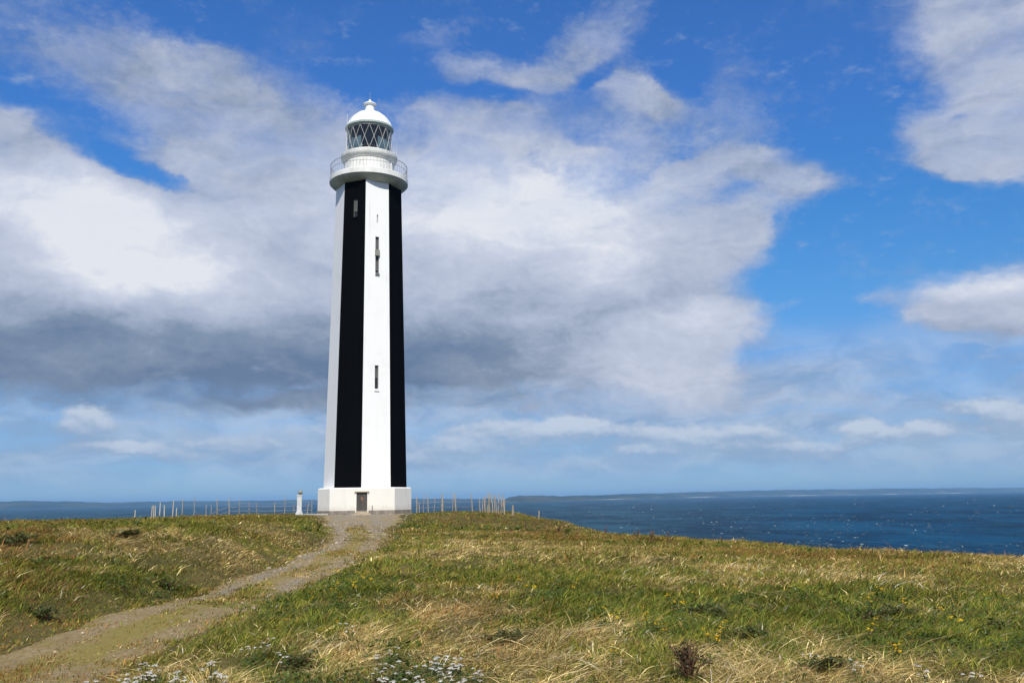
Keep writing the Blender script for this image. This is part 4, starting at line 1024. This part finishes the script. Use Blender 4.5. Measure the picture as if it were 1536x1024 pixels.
place_plants('yarrow', 'flower', YARROW_BOTTOM, 'white flat-headed yarrow in the flowering patch at the lower middle of the meadow', 'white yarrow in the lower middle patch', .66)
place_plants('yarrow', 'flower', YARROW_LEFT, 'white flat-headed yarrow in the pale patch on the bank beside the track', 'white yarrow beside the track', .66)
place_plants('yarrow', 'flower', YARROW_FAR, 'scattered white yarrow standing apart from the two dense white patches', 'scattered white yarrow', .6)
place_plants('ragwort', 'flower', RAGWORT_BANK, 'yellow ragwort on the green bank above the track', 'yellow ragwort along the track bank', .8)
place_plants('ragwort', 'flower', RAGWORT_MEADOW, 'yellow ragwort in the green middle of the meadow', 'yellow ragwort in mid meadow', .7)
place_plants('ragwort', 'flower', RAGWORT_RIGHT, 'yellow ragwort towards the right edge of the meadow', 'yellow ragwort at the right of the meadow', .7)

def dock(seed):
    rng = random.Random(seed); nr = np.random.default_rng(seed)
    bm = bmesh.new(); V, Co = [], []
    for i in range(rng.randint(2, 4)):
        a = rng.random()*6.28; h = rng.uniform(.28, .55); top = Vector((.16*math.cos(a)+.05, .10*math.sin(a), h))
        bm_tube(bm, [(0, 0, -.05), top*.5, top], .012, 5, .006)
        for k in range(26):
            t = rng.uniform(.45, 1.02); p = top*t
            v, c = leaf_cloud(p.x, p.y, p.z-.01, .035, .03, 4, .035, [(.26, .14, .06), (.20, .10, .045), (.32, .20, .09)], nr); V.append(v); Co.append(c)
    V = np.concatenate(V); Co = np.concatenate(Co)
    return bm, V, Co
m_st, nt_, b_ = material('dry_brown_stem'); setp(nt_, b_, Base_Color=(.16, .085, .04), Roughness=.85)
for i, (x, y) in enumerate(DOCKS):
    e = thing('dock_plant', 'rust-brown dock plant standing on the skyline above the sea', 'plant', (x, y, float(terrain(x, y))), group='rust-brown docks along the skyline')
    bm, V, Co = dock(80+i)
    obj('stem', bm, m_st, e); np_mesh('seed_head', V, [np.arange(len(V)).reshape(-1, 4)], M['leaf'], e, Co)

def shrub(name, label, cat, x, y, r, h, pal, n, leaf, seed, group=None, twigs=14):
    nr = np.random.default_rng(seed); rng = random.Random(seed)
    e = thing(name, label, cat, (x, y, float(terrain(x, y))), group=group)
    bm = bmesh.new(); V, Co = [], []
    for i in range(twigs):
        a = rng.random()*6.28; q = rng.uniform(.2, 1)*r; tip = Vector((q*math.cos(a), q*math.sin(a), h*rng.uniform(.55, 1.1)*math.sqrt(max(.15, 1-(q/r)**2*.8))))
        mid = tip*.5+Vector((0, 0, h*.12)); bm_tube(bm, [(0, 0, -.05), mid, tip], .010, 5, .004)
        for k in range(n//twigs):
            t = rng.uniform(.25, 1.05); p = (Vector((0, 0, 0)).lerp(mid, t*2) if t < .5 else mid.lerp(tip, t*2-1))
            v, c = leaf_cloud(p.x, p.y, p.z-.02, .05+.04*r, .06, 3, leaf, pal, nr); V.append(v); Co.append(c)
    obj('stem', bm, m_st, e); V = np.concatenate(V); np_mesh('foliage', V, [np.arange(len(V)).reshape(-1, 4)], M['leaf'], e, np.concatenate(Co))
    return e
for x, y in SHRUB:
    shrub('dead_shrub', 'dark brown withered bush in the green grass at the lower right', 'bush', x, y, .24, .36, [(.035, .022, .012), (.055, .034, .016), (.028, .02, .01), (.09, .065, .03), (.05, .07, .015)], 300, .022, 3, twigs=26)
for i, (x, y) in enumerate(HEATH):
    d = math.hypot(x, y)
    shrub('low_bush', 'low dark green leafy bush half hidden in the grass', 'bush', x, y, .20+.010*d, .11+.003*d, [(.05, .075, .012), (.075, .10, .016), (.10, .12, .026), (.08, .07, .018)], 260, .03*max(1, d/16), 30+i, 'low dark bushes in the grass')
